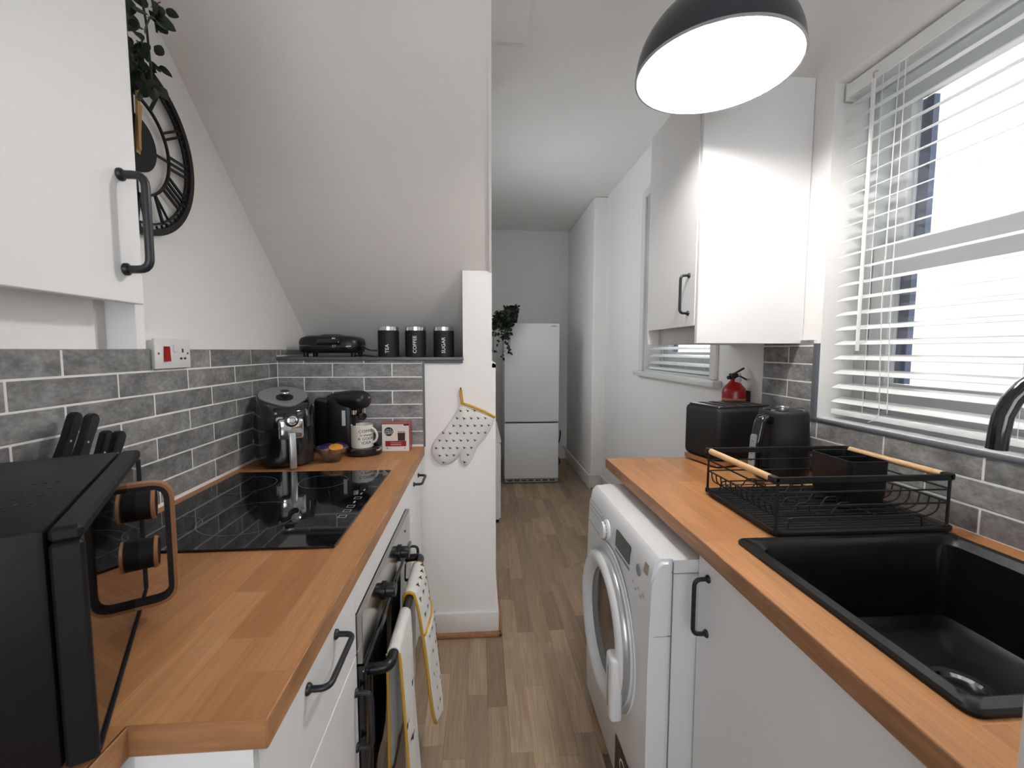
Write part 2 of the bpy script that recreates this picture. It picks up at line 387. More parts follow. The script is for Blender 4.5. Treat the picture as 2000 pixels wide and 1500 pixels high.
# ------------------------------------------------------------------ windows
def window(n, y0, y1, z0, z1, label, split):
    root = bpy.data.objects.new('window_%d' % n, None); C.objects.link(root); root['kind'] = 'structure'; root['label'] = label
    root.location = (XR+.14, (y0+y1)/2, z0); root.matrix_basis = Matrix.Translation(root.location)
    b = nb(); xa, xb = XR+.125, XR+.215
    box(b, xa, xb, y1-.045, y1, z0, z1, .003, 1); box(b, xa, xb, y0, y0+.045, z0, z1, .003, 1); box(b, xa+.001, xb-.001, y0+.045, y1-.045, z1-.05, z1); box(b, xa+.001, xb-.001, y0+.045, y1-.045, z0, z0+.05)
    obj('frame', b, UPVC, root)
    obj('window_sill', box(nb(), XR+.002, xa+.01, y0, y1, z0-.002, z0+.012, .003, 1), UPVC, root)
    for nm, xx, a, c_ in (('upper_sash', XR+.175, split-.005, z1-.05), ('lower_sash', XR+.13, z0+.05, split+.06)):
        b = nb(); s = .06 if nm == 'upper_sash' else .07; ya, yb = y0+.047, y1-.047; br = .055 if nm == 'upper_sash' else .09
        box(b, xx, xx+.04, yb-s, yb, a, c_, .006, 2); box(b, xx, xx+.04, ya, ya+s, a, c_, .006, 2)
        box(b, xx+.001, xx+.039, ya+s, yb-s, c_-(.05 if nm == 'upper_sash' else .1), c_); box(b, xx+.001, xx+.039, ya+s, yb-s, a, a+br)
        so = obj(nm, b, UPVC, root)
        obj('pane', box(nb(), xx+.02, xx+.024, ya+s-.004, yb-s+.004, a+br-.004, c_-.046), PANE, so)
        obj('gasket', box(nb(), xx+.042, xx+.062, yb-s-.03, yb-s+.006, a+br, c_-.05), NAVY, so)
    return root
win1 = window(1, *W1, 'large white sash window over the sink', 1.645)
win2 = window(2, *W2, 'smaller white sash window beyond the right wall cupboard', 1.83)
b = nb(); t = .06
for (a, c_, d, e) in ((W2[0]-t, W2[0], W2[2]+.001, W2[3]+t), (W2[1], W2[1]+t, W2[2]+.001, W2[3]+t), (W2[0]+.001, W2[1]-.001, W2[3], W2[3]+t)):
    box(b, XR-.018, XR, a, c_, d, e, .006, 2)
box(b, XR-.05, XR-.0005, W2[0]-.1, W2[1]+.1, W2[2]-.035, W2[2], .006, 2)
struct('trim_2', b, TRIMW, 'white moulded surround and sill of the far window')

def blind(label, y0, y1, zb, zt, x0):
    root = thing('venetian_blind', label, 'blind', (x0+.025, (y0+y1)/2, zb))
    obj('headrail', box(nb(), x0, x0+.055, y0, y1, zt-.045, zt, .002, 1), BLINDM, root)
    obj('valance_clip', box(nb(), x0-.004, x0+.058, y1-.002, y1+.004, zt-.055, zt), WHITEP, root)
    obj('bottom_rail', box(nb(), x0+.002, x0+.052, y0, y1, zb, zb+.018, .004, 2), BLINDM, root)
    tilt = math.radians(20); sl = None; z = zb+.05
    while z < zt-.06:
        if sl is None:
            bm = nb(); L = (y1-y0)/2; prof = []
            for i in range(7):
                t = -1+i/3; prof.append((t*.025, .0022*(1-t*t)))
            up = [(p[0], p[1]+.0013) for p in prof]; poly = prof + up[::-1]
            ca, sa = math.cos(tilt), math.sin(tilt)
            poly = [(p[0]*ca-p[1]*sa, p[0]*sa+p[1]*ca) for p in poly]
            prism(bm, poly, -L, L, frame_axes((0, 0, 0), (1, 0, 0), (0, 0, 1), (0, 1, 0)))
            sl = obj('slat', bm, BLINDM, root, local=True, ang=60); o = sl
        else:
            o = sl.copy(); C.objects.link(o); o.parent = root
        o.location = (0, 0, z-zb); z += .0497
    for yy in (y1-.13, (y0+y1)/2, y0+.13):
        for dx in (.002, .05):
            obj('ladder_cord', tube(nb(), [(x0+dx, yy, zb+.01), (x0+dx, yy, zt-.04)], .0008, 5), BLINDM, root)
    return root
bl1 = blind('long white venetian blind hanging over the sink window', W1[0]+.02, W1[1]-.017, 1.139, 2.25, XR+.032)
obj('tilt_wand', tube(nb(), [(XR+.02, 1.345, 2.20), (XR+.018, 1.345, 1.36)], .0055, 8), WHITEP, bl1)
obj('wand_hook', tube(nb(), fil([(XR+.04, 1.345, 2.225), (XR+.02, 1.35, 2.225), (XR+.02, 1.345, 2.195)], .01, 3), .0025, 6), STEEL, bl1)
obj('pull_cord', tube(nb(), [(XR+.028, 1.27, 2.2), (XR+.026, 1.275, 1.5), (XR+.028, 1.262, 1.17), (XR+.026, 1.27, 1.145), (XR+.02, 1.29, 1.135)], .0013, 5), WHITEP, bl1)
obj('pull_cord', tube(nb(), [(XR+.028, 1.25, 2.2), (XR+.026, 1.245, 1.5), (XR+.028, 1.235, 1.17)], .0013, 5), WHITEP, bl1)
def fill_window(n, label, ax, p, a0, a1, z0, z1):  # out-of-view windows added only to let in extra daylight
    root = bpy.data.objects.new('window_%d' % n, None); C.objects.link(root); root['kind'] = 'structure'; root['label'] = label
    def bb(b, a, c_, d, e, t0, t1, r=0): return box(b, a, c_, p+t0, p+t1, d, e, r, 1) if ax == 'y' else box(b, p+t0, p+t1, a, c_, d, e, r, 1)
    b = nb(); mid = (a0+a1)/2
    for q in ((a0, a0+.05, z0, z1), (a1-.05, a1, z0, z1), (mid-.03, mid+.03, z0+.05, z1-.05), (a0+.05, a1-.05, z0, z0+.05), (a0+.05, a1-.05, z1-.05, z1)): bb(b, *q, -.08, -.03)
    obj('frame', b, UPVC, root)
    obj('pane', bb(nb(), a0+.045, mid-.025, z0+.045, z1-.045, -.06, -.055), PANE, root); obj('pane', bb(nb(), mid+.025, a1-.045, z0+.045, z1-.045, -.06, -.055), PANE, root)
fill_window(3, 'unseen white framed window added behind the viewpoint for fill daylight', 'y', YB, -.7, .9, .95, 2.05)  # added window, brightens the room from the front
fill_window(4, 'unseen white framed window added in the corridor left wall for fill daylight', 'x', -.32, 2.85, 3.85, 1.5, 2.3)  # added window, brightens the far corridor
bl2 = blind('far white venetian blind partly hidden by the wall cupboard', W2[0]+.01, W2[1]-.01, 1.225, 2.43, XR+.032)

# outside
tag(obj('neighbour_wall', box(nb(), 3.0, 3.2, -6, 2.88, -1.5, 5.5), EXTW), 'pale rendered neighbouring house wall seen through the blind', 'building')
struct('ground_outside', box(nb(), 1.47, 12, -8, 14, -1.6, -1.5), M('pale_paving', (.5, .49, .47), .9), 'pale paving outside the windows')

# ------------------------------------------------------------------ worktops
def staves(root, x0, x1, y0, y1, z, wst, holes=(), along='y', clip=None):
    cache = {}
    lo, hi, a0, a1 = (x0, x1, y0, y1) if along == 'y' else (y0, y1, x0, x1)
    n = max(1, round((hi-lo)/wst)); ww = (hi-lo)/n
    for i in range(n):
        p0, p1 = lo+i*ww, lo+(i+1)*ww; a = a0-RND.uniform(0, .4)
        while a < a1:
            L = RND.choice([.26, .34, .42, .55]); s, e = max(a, a0), min(a+L, a1); a += L
            if e-s < .02: continue
            rects = [(p0, p1, s, e)] if along == 'y' else [(s, e, p0, p1)]
            for hx0, hx1, hy0, hy1 in holes:
                out = []
                for (u0, u1, v0, v1) in rects:
                    if u1 <= hx0 or u0 >= hx1 or v1 <= hy0 or v0 >= hy1: out.append((u0, u1, v0, v1)); continue
                    if v0 < hy0: out.append((u0, u1, v0, hy0))
                    if v1 > hy1: out.append((u0, u1, hy1, v1))
                    vv0, vv1 = max(v0, hy0), min(v1, hy1)
                    if u0 < hx0: out.append((u0, hx0, vv0, vv1))
                    if u1 > hx1: out.append((hx1, u1, vv0, vv1))
                rects = out
            if not rects: continue
            b = nb()
            for (u0, u1, v0, v1) in rects: box(b, u0, u1, v0, v1, z-.004, z)
            obj('stave', b, OAK, root)
# left worktop
XWL, XFL = -.8965, -.2595
t = thing('worktop', 'oak block worktop holding the hob along the left wall', 'worktop', (-.58, 1.2, WT-.038))
obj('core', merge(box(nb(), XWL, XFL+.0015, .5165, 2.009, WT-.038, WT-.004), box(nb(), XWL, -.4165, .16, .5165, WT-.038, WT-.004)), OAKX, t)
staves(t, XWL, XFL, .5155, 2.009, WT, .0635); staves(t, XWL, -.415, .16, .5155, WT, .0635)
obj('front_edge', box(nb(), XFL-.001, XFL+.003, .5135, 2.008, WT-.038, WT, .0012, 1), OAKX, t)
obj('end_edge', box(nb(), -.4145, XFL+.002, .5125, .5165, WT-.038, WT, .001, 1), OAKE, t)
obj('end_edge', box(nb(), -.4175, -.4135, .16, .5155, WT-.038, WT, .001, 1), OAKX, t)
XFR = .5135; SINK = (.62, 1.085, .487, .918); HOLE = (.607, 1.098, .474, .931)
t = thing('worktop', 'pale oak block worktop with the sink along the right wall', 'worktop', (.85, 1.0, WT-.038))
b = nb(); X1 = 1.1915
for r in ((XFR, HOLE[0], .318, 1.738), (HOLE[1], X1, .318, 1.738), (HOLE[0], HOLE[1], .318, HOLE[2]), (HOLE[0], HOLE[1], HOLE[3], 1.738)): box(b, *r, WT-.038, WT-.004)
obj('core', b, OAKX, t); staves(t, XFR, X1, .318, 1.738, WT, .0755, [HOLE])
obj('front_edge', box(nb(), XFR-.003, XFR+.001, .318, 1.74, WT-.038, WT, .0012, 1), OAKX, t)
obj('end_edge', box(nb(), XFR-.002, X1, 1.737, 1.741, WT-.038, WT, .001, 1), OAKX, t)

# ------------------------------------------------------------------ left base units
XD = -.275
def base_unit(label, y0, y1, hd, hv, name='base_cabinet'):
    t = thing(name, label, 'cabinet', (-.58, (y0+y1)/2, 0))
    obj('carcass', box(nb(), XWL+.005, XD-.019, y0, y1, .1, WT-.039), CAB, t)
    obj('plinth', box(nb(), XWL+.05, XD-.06, y0, y1, .0, .1), CAB, t)
    d = obj('drawer_front', box(nb(), XD-.018, XD, y0+.0015, y1-.0015, .691, WT-.042, .0012, 1), CAB, t); bar_handle(d, (XD, hd[0], hd[2]), (XD, hd[1], hd[2]), (1, 0, 0))
    d = obj('door', box(nb(), XD-.018, XD, y0+.0015, y1-.0015, .105, .688, .0012, 1), CAB, t); bar_handle(d, (XD, hv[0], hv[1]), (XD, hv[0], hv[2]), (1, 0, 0))
    return t
base_unit('white base cabinet with drawer at the near end of the left worktop', .528, .944, (.677, .812, .825), (.928, .612, .484))
base_unit('white base cabinet with drawer between the oven and the half wall', 1.602, 2.003, (1.785, 1.915, .812), (1.645, .614, .486))
t = thing('end_panel', 'white side panel under the near end of the left worktop', 'panel', (-.59, .52, 0))
obj('board', box(nb(), -.41, XD+.0, .515, .5265, .0, WT-.039), CAB, t)
obj('board', box(nb(), XWL, -.43, .16, .5145, .0, WT-.039), CAB, t)
# oven housing + oven
t = thing('oven_housing', 'white filler panel above and below the built in oven', 'cabinet', (-.58, 1.27, 0))
obj('filler_strip', box(nb(), XD-.018, XD, .9455, 1.6005, .782, WT-.039, .001, 1), CAB, t)
obj('base_panel', box(nb(), XD-.018, XD, .9455, 1.6005, .105, .185, .001, 1), CAB, t); obj('plinth', box(nb(), XWL+.05, XD-.06, .9455, 1.6005, 0, .1), CAB, t)
ov = thing('built_in_oven', 'black glass built in oven with steel control panel and two knobs', 'oven', (-.5, 1.27, .19))
obj('body', box(nb(), -.85, XD-.004, .95, 1.596, .19, .778), BLKM, ov)
obj('control_panel', box(nb(), XD-.005, XD+.013, .948, 1.598, .662, .779, .002, 1), OVST, ov)
dr = obj('oven_door', box(nb(), XD-.004, XD+.017, .948, 1.598, .195, .658, .003, 2), GLASSB, ov)
obj('door_top_strip', box(nb(), XD-.003, XD+.0185, .949, 1.597, .636, .656, .002, 1), BLKG, dr)
for ky in (1.165, 1.39):
    k = obj('knob', lathe(nb(), [(0, 0), (.024, 0), (.024, .006), (.019, .008), (.018, .03), (.0165, .032), (0, .032)], 28, axis((XD+.013, ky, .712), (1, 0, 0))), BLKP, ov)
    obj('knob_mark', box(nb(), XD+.0455, XD+.0462, ky-.001, ky+.001, .715, .728), STEEL, k)
obj('indicator', lathe(nb(), [(0, 0), (.004, 0), (.004, .002), (0, .002)], 12, axis((XD+.013, 1.5, .735), (1, 0, 0))), BLKP, ov)
HX, HZ = -.216, .612
hb = nb()
for yy in (1.0, 1.555):
    s = 1 if yy < 1.2 else -1
    pts = fil([(XD+.016, yy, HZ), (HX, yy, HZ+.004), (HX, yy+s*.06, HZ+.004)], .045, 6)
    tube(hb, pts, [.013, .0135]+[.013]*(len(pts)-3)+[.012], 12)
tube(hb, [(HX, 1.055, HZ+.004), (HX, 1.5, HZ+.004)], .012, 12)
obj('handle', hb, BLKP, dr)

# ------------------------------------------------------------------ hob
hob = thing('induction_hob', 'black glass induction hob set in the left worktop', 'hob', (-.59, 1.285, WT))
obj('glass', box(nb(), -.857, -.3255, .973, 1.600, WT+.0005, WT+.006, .0015, 1), HOBM, hob)
LINE = M('faint_grey_hob_print', (.16, .16, .165), .4)
def ring(cx, cy, r):
    b = nb(); n = 56; A = []
    for i in range(n):
        a = 2*PI*i/n; A.append([b.verts.new((cx+rr*math.cos(a), cy+rr*math.sin(a), WT+.0063)) for rr in (r, r+.0016)])
    for i in range(n): b.faces.new((A[i][0], A[(i+1) % n][0], A[(i+1) % n][1], A[i][1]))
    return b
for cx, cy, r in ((-.60, 1.16, .115), (-.52, 1.47, .075), (-.76, 1.45, .09), (-.77, 1.10, .075)): obj('cooking_zone', ring(cx, cy, r), LINE, hob)
b = nb()
for i, yy in enumerate((1.15, 1.19, 1.225, 1.26, 1.295, 1.335, 1.37)):
    if i in (0, 1, 2, 4): 
        for e in ((-.372, -.352, yy-.009, yy-.0078), (-.372, -.352, yy+.0078, yy+.009), (-.372, -.3708, yy-.009, yy+.009), (-.3532, -.352, yy-.009, yy+.009)): box(b, *e, WT+.006, WT+.0064)
    else: box(b, -.364, -.36, yy-.008, yy+.008, WT+.006, WT+.0064)
obj('touch_marks', b, M('pale_hob_print', (.45, .45, .47), .5), hob)

# ------------------------------------------------------------------ left wall cupboard
XU = -.558
t = thing('wall_cupboard', 'white wall cupboard close at the upper left with a black bar handle', 'cupboard', (-.73, .48, 1.36))
obj('end_panel', box(nb(), XL, XU, .762, .780, 1.3605, 2.15, .0008, 1), CAB, t)
obj('carcass', box(nb(), XL, XU-.004, .16, .762, 1.449, 2.15), CAB, t)
obj('pelmet', box(nb(), XU-.06, XU-.042, .16, .735, 1.3605, 1.449), CAB, t)
obj('filler_post', box(nb(), XU-.06, XU-.047, .735, .762, 1.3605, 1.449), CABIN, t)
d = obj('door', box(nb(), XU+.001, XU+.019, .165, .7555, 1.432, 2.15, .0012, 1), CAB, t)
bar_handle(d, (XU+.019, .722, 1.622), (XU+.019, .722, 1.482), (1, 0, 0), out=.036, r=.0062)

# ------------------------------------------------------------------ right wall cupboard
XC = .79
t = thing('wall_cupboard', 'white wall cupboard hanging beside the window with a black bar handle', 'cupboard', (1.0, 1.8, 1.386))
obj('near_panel', box(nb(), XC, XR-.002, 1.5634, 1.5814, 1.3865, 2.33, .0008, 1), CAB, t)
obj('far_panel', box(nb(), XC, XR-.002, 2.03, 2.048, 1.3865, 2.33, .0008, 1), CAB, t)
obj('carcass', box(nb(), XC+.022, XR-.002, 1.5814, 2.03, 1.462, 2.33), CAB, t)
obj('pelmet', box(nb(), XC+.05, XC+.066, 1.5814, 2.03, 1.3868, 1.462), CABIN, t)
d = obj('door', box(nb(), XC-.002, XC+.018, 1.585, 2.0275, 1.452, 2.33, .0012, 1), CAB, t)
bar_handle(d, (XC-.002, 1.632, 1.642), (XC-.002, 1.632, 1.501), (-1, 0, 0))

# ------------------------------------------------------------------ right base unit
XB = .53
t = thing('base_cabinet', 'white sink base cabinet beside the washing machine', 'cabinet', (.85, .68, 0))
b = nb(); box(b, XB+.019, XR-.03, .322, .34, .1, WT-.039); box(b, XB+.019, XR-.03, .98, .998, .1, WT-.039); box(b, XB+.019, XR-.03, .34, .98, .1, .118); box(b, XR-.045, XR-.03, .34, .98, .1, WT-.039)
obj('carcass', b, CAB, t); obj('plinth', box(nb(), XB+.06, XB+.075, .322, .98, 0, .1), CAB, t)
d = obj('door', box(nb(), XB, XB+.018, .324, .999, .105, WT-.041, .0012, 1), CAB, t)
bar_handle(d, (XB, .953, .8276), (XB, .953, .694), (-1, 0, 0))
tag(obj('end_panel', box(nb(), .57, XR-.012, 1.69, 1.708, 0, WT-.0385), CAB), 'white support panel under the far end of the right worktop', 'panel')

# ------------------------------------------------------------------ microwave
fx, fy = Vector((-.2035, .357, 0)).normalized(), None
ang = math.atan2(.357, -.2035)
# local frame: X along front (near -> far), Y = into the body (away from door), Z up
near = Vector((-.409, .470, WT))
ex = Vector((math.cos(ang), math.sin(ang), 0)); ey = Vector((-math.sin(ang), math.cos(ang), 0))   # ey points to left (into corner)
mw = thing('microwave', 'black microwave with copper toned handle in the near left corner', 'microwave', near, ang)
MWW, MWD, MH = .411, .315, .262
obj('body', box(nb(), 0, MWW, .028, MWD, .004, MH, .006, 2), MWB, mw, local=True)
fr = obj('door_frame', merge(merge(box(nb(), 0, MWW, 0, .0265, MH-.016, MH, .004, 1), box(nb(), .011, MWW-.015, 0, .0265, .003, .007, .001, 1)), merge(box(nb(), 0, .010, 0, .0265, .003, MH-.0165, .003, 1), box(nb(), MWW-.014, MWW, 0, .0265, .003, MH-.0165, .003, 1))), MWB, mw, local=True)
obj('door_glass', box(nb(), .008, MWW-.012, .003, .022, .006, MH-.014), DOORG, mw, local=True)
hd = nb(); HYc = .285
pth = fil([(HYc, .004, .222), (HYc, -.045, .222), (HYc, -.045, .035), (HYc, .004, .035)], .022, 6)
def strap(bm, path, w, th, o):
    rings = []
    for i, p in enumerate(path):
        a = path[max(i-1, 0)]; c_ = path[min(i+1, len(path)-1)]; t_ = (c_-a).normalized(); nn = Vector((1, 0, 0)); out = t_.cross(nn)
        q = p + out*o
        rings.append([q+nn*w/2+out*th/2, q-nn*w/2+out*th/2, q-nn*w/2-out*th/2, q+nn*w/2-out*th/2])
    return loft(bm, rings)
h_ = obj('handle', strap(nb(), pth, .016, .008, 0), BLKM, mw, local=True)
obj('handle_veneer', strap(nb(), pth, .017, .005, .006), COPP, h_, local=True)
for zz in (.172, .085):
    k = obj('knob', lathe(nb(), [(0, 0), (.026, 0), (.026, .022), (.024, .024), (0, .024)], 28, axis((.365, .003, zz), (0, -1, 0))), BLKM, mw, local=True)
    obj('knob_ring', lathe(nb(), [(.0262, .019), (.0275, .0205), (.0262, .025), (.0235, .0255)], 28, axis((.365, .003, zz), (0, -1, 0))), COPP, k, local=True)
b = nb()
for i in range(7): box(b, .10+i*.011, .105+i*.011, .12, .17, MH-.0005, MH+.0006); box(b, .10+i*.011, .105+i*.011, .19, .23, MH-.0005, MH+.0006)
obj('vent_slots', b, BLKP, mw, local=True)
b = nb()
for j in range(4):
    for i in range(3): lathe(b, [(0, .0008), (.0022, .0008), (.0022, -.0005)], 8, Matrix.Translation((.115+j*.035, .065+i*.012, MH)))
obj('vent_holes', b, BLKP, mw, local=True)
for (x, y) in ((.03, .05), (MWW-.03, .05), (.03, MWD-.04), (MWW-.03, MWD-.04)): obj('foot', lathe(nb(), [(0, 0), (.011, 0), (.011, .01), (0, .01)], 12, Matrix.Translation((x, y, 0))), BLKP, mw, local=True)

# ------------------------------------------------------------------ knife block
kb = thing('knife_block', 'black knife block behind the microwave with four black handled knives', 'knife block', (-.83, .955, WT), 0)
poly = [(-.05, 0), (.07, 0), (.07, .12), (.0, .19), (-.05, .16)]
obj('block', prism(nb(), poly, -.052, .052, frame_axes((0, 0, 0), (0, 1, 0), (0, 0, 1), (1, 0, 0))), BLKM, kb, local=True)
def knife(x, y, z, L, label, k):
    dirv = Vector((0, .42, 1)).normalized(); p = Vector((x, y, z))
    kt = thing('kitchen_knife', label, 'knife', p, 0, 'knives in the block')
    prof = [(-.010, 0), (.010, 0), (.0115, L*.25), (.010, L*.6), (.013, L*.85), (.015, L*.96), (.009, L*1.02), (-.002, L*1.03), (-.010, L*.97), (-.008, L*.6), (-.012, L*.3)]
    side = Vector((0, -dirv.z, dirv.y)); m = frame_axes((0, 0, 0), -side, dirv, (1, 0, 0))
    b = prism(nb(), prof, -.008, .008, m); bmesh.ops.bevel(b, geom=[e for e in b.edges], offset=.002, segments=2, affect='EDGES')
    hnd = obj('handle', b, BLKP, kt, local=True)
    obj('blade', prism(nb(), [(-.012, -.10), (.012, -.12), (.012, 0), (-.012, 0)], -.001, .001, m), STEEL, kt, local=True)
    for q in (.25, .62): obj('rivet', lathe(nb(), [(0, .0005), (.0025, .0005), (.0025, -.002)], 10, m @ axis((0, L*q, .008), (0, 0, 1))), STEEL, hnd, local=True)
knife(-.815, .918, WT+.165, .15, 'tallest black knife handle sticking up nearest the viewpoint', 0)
knife(-.855, .925, WT+.165, .152, 'tall black knife handle standing close behind the nearest one', 1)
knife(-.812, .99, WT+.14, .125, 'shorter black knife handle on the hob side of the block', 2)
knife(-.845, .998, WT+.14, .125, 'shorter black knife handle nearest the tiles', 3)

# ------------------------------------------------------------------ wall clock
CY, CZ, CR, CX = 1.242, 1.893, .23, XL+.012
ck = thing('wall_clock', 'large black skeleton wall clock with roman numerals on the left wall', 'clock', (CX, CY, CZ))
def cpt(a, r, x=0): return (CX+x, CY+r*math.sin(a), CZ+r*math.cos(a))     # a clockwise from 12
def annulus(r0, r1, x0, x1, n=72):
    b = nb(); R = [[cpt(2*PI*i/n, r, x) for r, x in ((r0, x0), (r1, x0), (r1, x1), (r0, x1))] for i in range(n)]
    V = [[b.verts.new(p) for p in q] for q in R]
    for i in range(n):
        A, B = V[i], V[(i+1) % n]
        for j in range(4): b.faces.new((A[j], A[(j+1) % 4], B[(j+1) % 4], B[j]))
    return b
obj('outer_ring', annulus(.213, CR, 0, .012), BLKM, ck); obj('track_ring', annulus(.197, .202, .003, .009), BLKM, ck); obj('inner_ring', annulus(.124, .130, .003, .009), BLKM, ck)
b = nb()
for i in range(60):
    a = 2*PI*i/60; u = Vector(cpt(a, .204)); v = Vector(cpt(a, .226)); tube(b, [u+Vector((.006, 0, 0)), v+Vector((.006, 0, 0))], .0028 if i % 5 else .004, 4)
obj('minute_marks', b, BLKM, ck)
obj('hub', lathe(nb(), [(0, 0), (.071, 0), (.071, .012), (0, .012)], 40, axis((CX, CY, CZ), (1, 0, 0))), BLKM, ck)
NUM = {1: '|', 2: '||', 3: '|||', 4: '||V', 5: 'V', 6: 'V|', 7: 'V||', 8: 'V|||', 9: '|X', 10: 'X', 11: 'X|', 12: 'X||'}
NUM[4] = '||||'
def bar(b, a, da0, r0, da1, r1, wd=.0042):
    # bar between two polar points given by tangential offsets (metres) around angle a
    rad = Vector((0, math.sin(a), math.cos(a))); tng = Vector((0, math.cos(a), -math.sin(a))); c0 = Vector((CX+.006, CY, CZ))
    p, q = c0+rad*r0+tng*da0, c0+rad*r1+tng*da1; d = (q-p).normalized(); s = Vector((1, 0, 0)).cross(d)*wd/2; x = Vector((.003, 0, 0))
    loft(b, [[p+s+x, p-s+x, p-s-x, p+s-x], [q+s+x, q-s+x, q-s-x, q+s-x]])
for h, s in NUM.items():
    a = 2*PI*h/12; b = nb(); wd = {'|': .016, 'V': .03, 'X': .03}; tot = sum(wd[c] for c in s); o_ = -tot/2
    for c in s:
        m_ = o_+wd[c]/2; o_ += wd[c]
        if c == '|': bar(b, a, m_, .128, m_, .204, .0062)
        elif c == 'V': bar(b, a, m_, .128, m_-.015, .204, .003); bar(b, a, m_, .128, m_+.015, .204, .0062)
        else: bar(b, a, m_-.012, .128, m_+.012, .204, .003); bar(b, a, m_+.012, .128, m_-.012, .204, .0062)
    obj('numeral', b, BLKM, ck)
b = nb()
for h in (0, 3, 6, 9): bar(b, 2*PI*h/12, 0, .06, 0, .13, .0055)
obj('spokes', b, BLKM, ck)
b = nb(); bar(b, .04, .0, -.02, 0, .15, .009); b.transform(Matrix.Translation((.012, 0, 0))); obj('minute_hand', b, GOLD, ck)
b = nb(); bar(b, .12, .0, -.03, 0, .10, .014); b.transform(Matrix.Translation((.009, 0, 0))); obj('hour_hand', b, GOLD, ck)

# ------------------------------------------------------------------ trailing plant on the left cupboard
def leaf_bm(L, W):
    b = nb(); pr = [(0, 0), (.12, .35), (.35, .5), (.6, .42), (.85, .2), (1, 0)]; top = []; n = len(pr)
    mid = [b.verts.new((p[0]*L, 0, -.12*L*p[0]**2)) for p in pr]
    for s in (1, -1):
        ed = [b.verts.new((p[0]*L, s*p[1]*W, .10*W-.12*L*p[0]**2)) for p in pr[1:-1]]
        for i in range(n-1):
            q = [mid[i]]+([ed[i-1]] if i > 0 else [])+([ed[i]] if i < n-2 else [])+[mid[i+1]]
            if len(q) > 2: b.faces.new(q if s < 0 else q[::-1])
    return b
def orient(p, d, roll, sc=1.0):
    d = Vector(d).normalized(); u = d.orthogonal().normalized(); v = d.cross(u); y = u*math.cos(roll)+v*math.sin(roll); z = d.cross(y)
    return frame_axes(p, d*sc, y*sc, z*sc)
pl = thing('trailing_plant', 'dark green trailing plant spilling off the left wall cupboard over the clock', 'plant', (-.75, .70, 2.15))
obj('pot', lathe(nb(), [(0, 0), (.05, 0), (.065, .10), (.06, .10), (.05, .012), (0, .012)], 28, Matrix.Translation((-.75, .66, 2.15))), BLKM, pl)
STR = [[(-.75, .66, 2.25), (-.72, .82, 2.30), (-.70, .97, 2.2), (-.6905, 1.02, 2.06), (-.688, 1.02, 1.98), (-.685, 1.02, 1.915), (-.681, 1.02, 1.885)],
       [(-.75, .66, 2.25), (-.76, .84, 2.28), (-.75, 1.0, 2.17), (-.745, 1.04, 2.06), (-.735, 1.03, 1.97), (-.715, 1.02, 1.93)],
       [(-.75, .66, 2.25), (-.68, .80, 2.29), (-.66, .94, 2.2), (-.655, .985, 2.09), (-.65, .99, 2.0)]]
for s in STR: obj('stem', tube(nb(), fil(s, .05, 4), .0022, 6), STEM, pl)
LP = [(-0.6861, 0.9833, 2.0449), (-0.6876, 1.0262, 2.0784), (-0.6576, 1.0018, 2.0404), (-0.6674, 1.0345, 2.0887), (-0.733, 1.0376, 2.0518), (-0.6637, 0.9592, 1.9955), (-0.6422, 0.9618, 2.01), (-0.7611, 1.0672, 2.0397), (-0.6485, 0.9863, 2.0304), (-0.6901, 0.9828, 1.9719), (-0.7473, 1.0894, 2.0467), (-0.7243, 1.0158, 1.9769), (-0.744, 1.0671, 2.0088), (-0.6914, 1.0167, 1.984), (-0.7382, 1.0395, 1.9728), (-0.7034, 1.0389, 1.9616), (-0.7061, 1.0515, 1.9735), (-0.7135, 1.0232, 1.9465), (-0.7207, 1.0438, 1.9541), (-0.6997, 1.034, 1.944), (-0.675, .995, 1.92), (-0.705, 1.0362, 1.9276), (-0.7076, 1.0228, 1.9139), (-0.6753, 1.0, 1.895), (-0.69, 1.01, 1.905), (-.68, 1.03, 2.13), (-.72, 1.0, 2.12), (-.655, .98, 2.12), (-.74, 1.03, 2.10), (-.70, .96, 2.14)]
cache = [leaf_bm(.030, .022), leaf_bm(.024, .017)]; lm = [None, None]
for i, p in enumerate(LP + [tuple(c + RND.uniform(-.014, .014) for c in q) for q in LP*3 if q[2] < 2.12]):
    k = i % 2; d = Vector((RND.uniform(-.6, .9), RND.uniform(-.5, .5), RND.uniform(-1.2, -.1)))
    if lm[k] is None: o = lm[k] = obj('leaf', cache[k], LEAF, pl, local=True, ang=180)
    else: o = lm[k].copy(); C.objects.link(o); o.parent = pl
    o.matrix_basis = orient(Vector(p)-Vector((-.75, .70, 2.15)), d, RND.uniform(0, 6.28), RND.uniform(.8, 1.15))

# ------------------------------------------------------------------ cooker switch and socket
sk = thing('cooker_switch', 'white cooker switch plate with red rocker and one socket', 'switch', (XL, 1.337, 1.307))
obj('back_box', box(nb(), XL, -.889, 1.270, 1.404, 1.312, 1.386, .001, 1), WHITEP, sk)
pt = obj('plate', box(nb(), -.8895, -.8825, 1.2635, 1.4105, 1.3065, 1.391, .002, 2), WHITEP, sk)
sx = -.8824
b = prism(nb(), [(-.009, .02), (.009, .02), (.0115, -.022), (-.0115, -.022)], 0, .005, frame_axes((sx, 1.307, 1.349), (0, 1, 0), (0, 0, 1), (1, 0, 0))); obj('rocker', b, REDP, sk)
obj('socket_switch', box(nb(), sx, sx+.003, 1.336, 1.349, 1.352, 1.375, .001, 1), WHITEP, sk)
for y, z, a, c_ in ((1.376, 1.357, .003, .0055), (1.368, 1.334, .0045, .0028), (1.385, 1.334, .0045, .0028)): obj('pin_hole', box(nb(), sx-.001, sx+.0004, y-a, y+a, z-c_, z+c_), BLKP, sk)
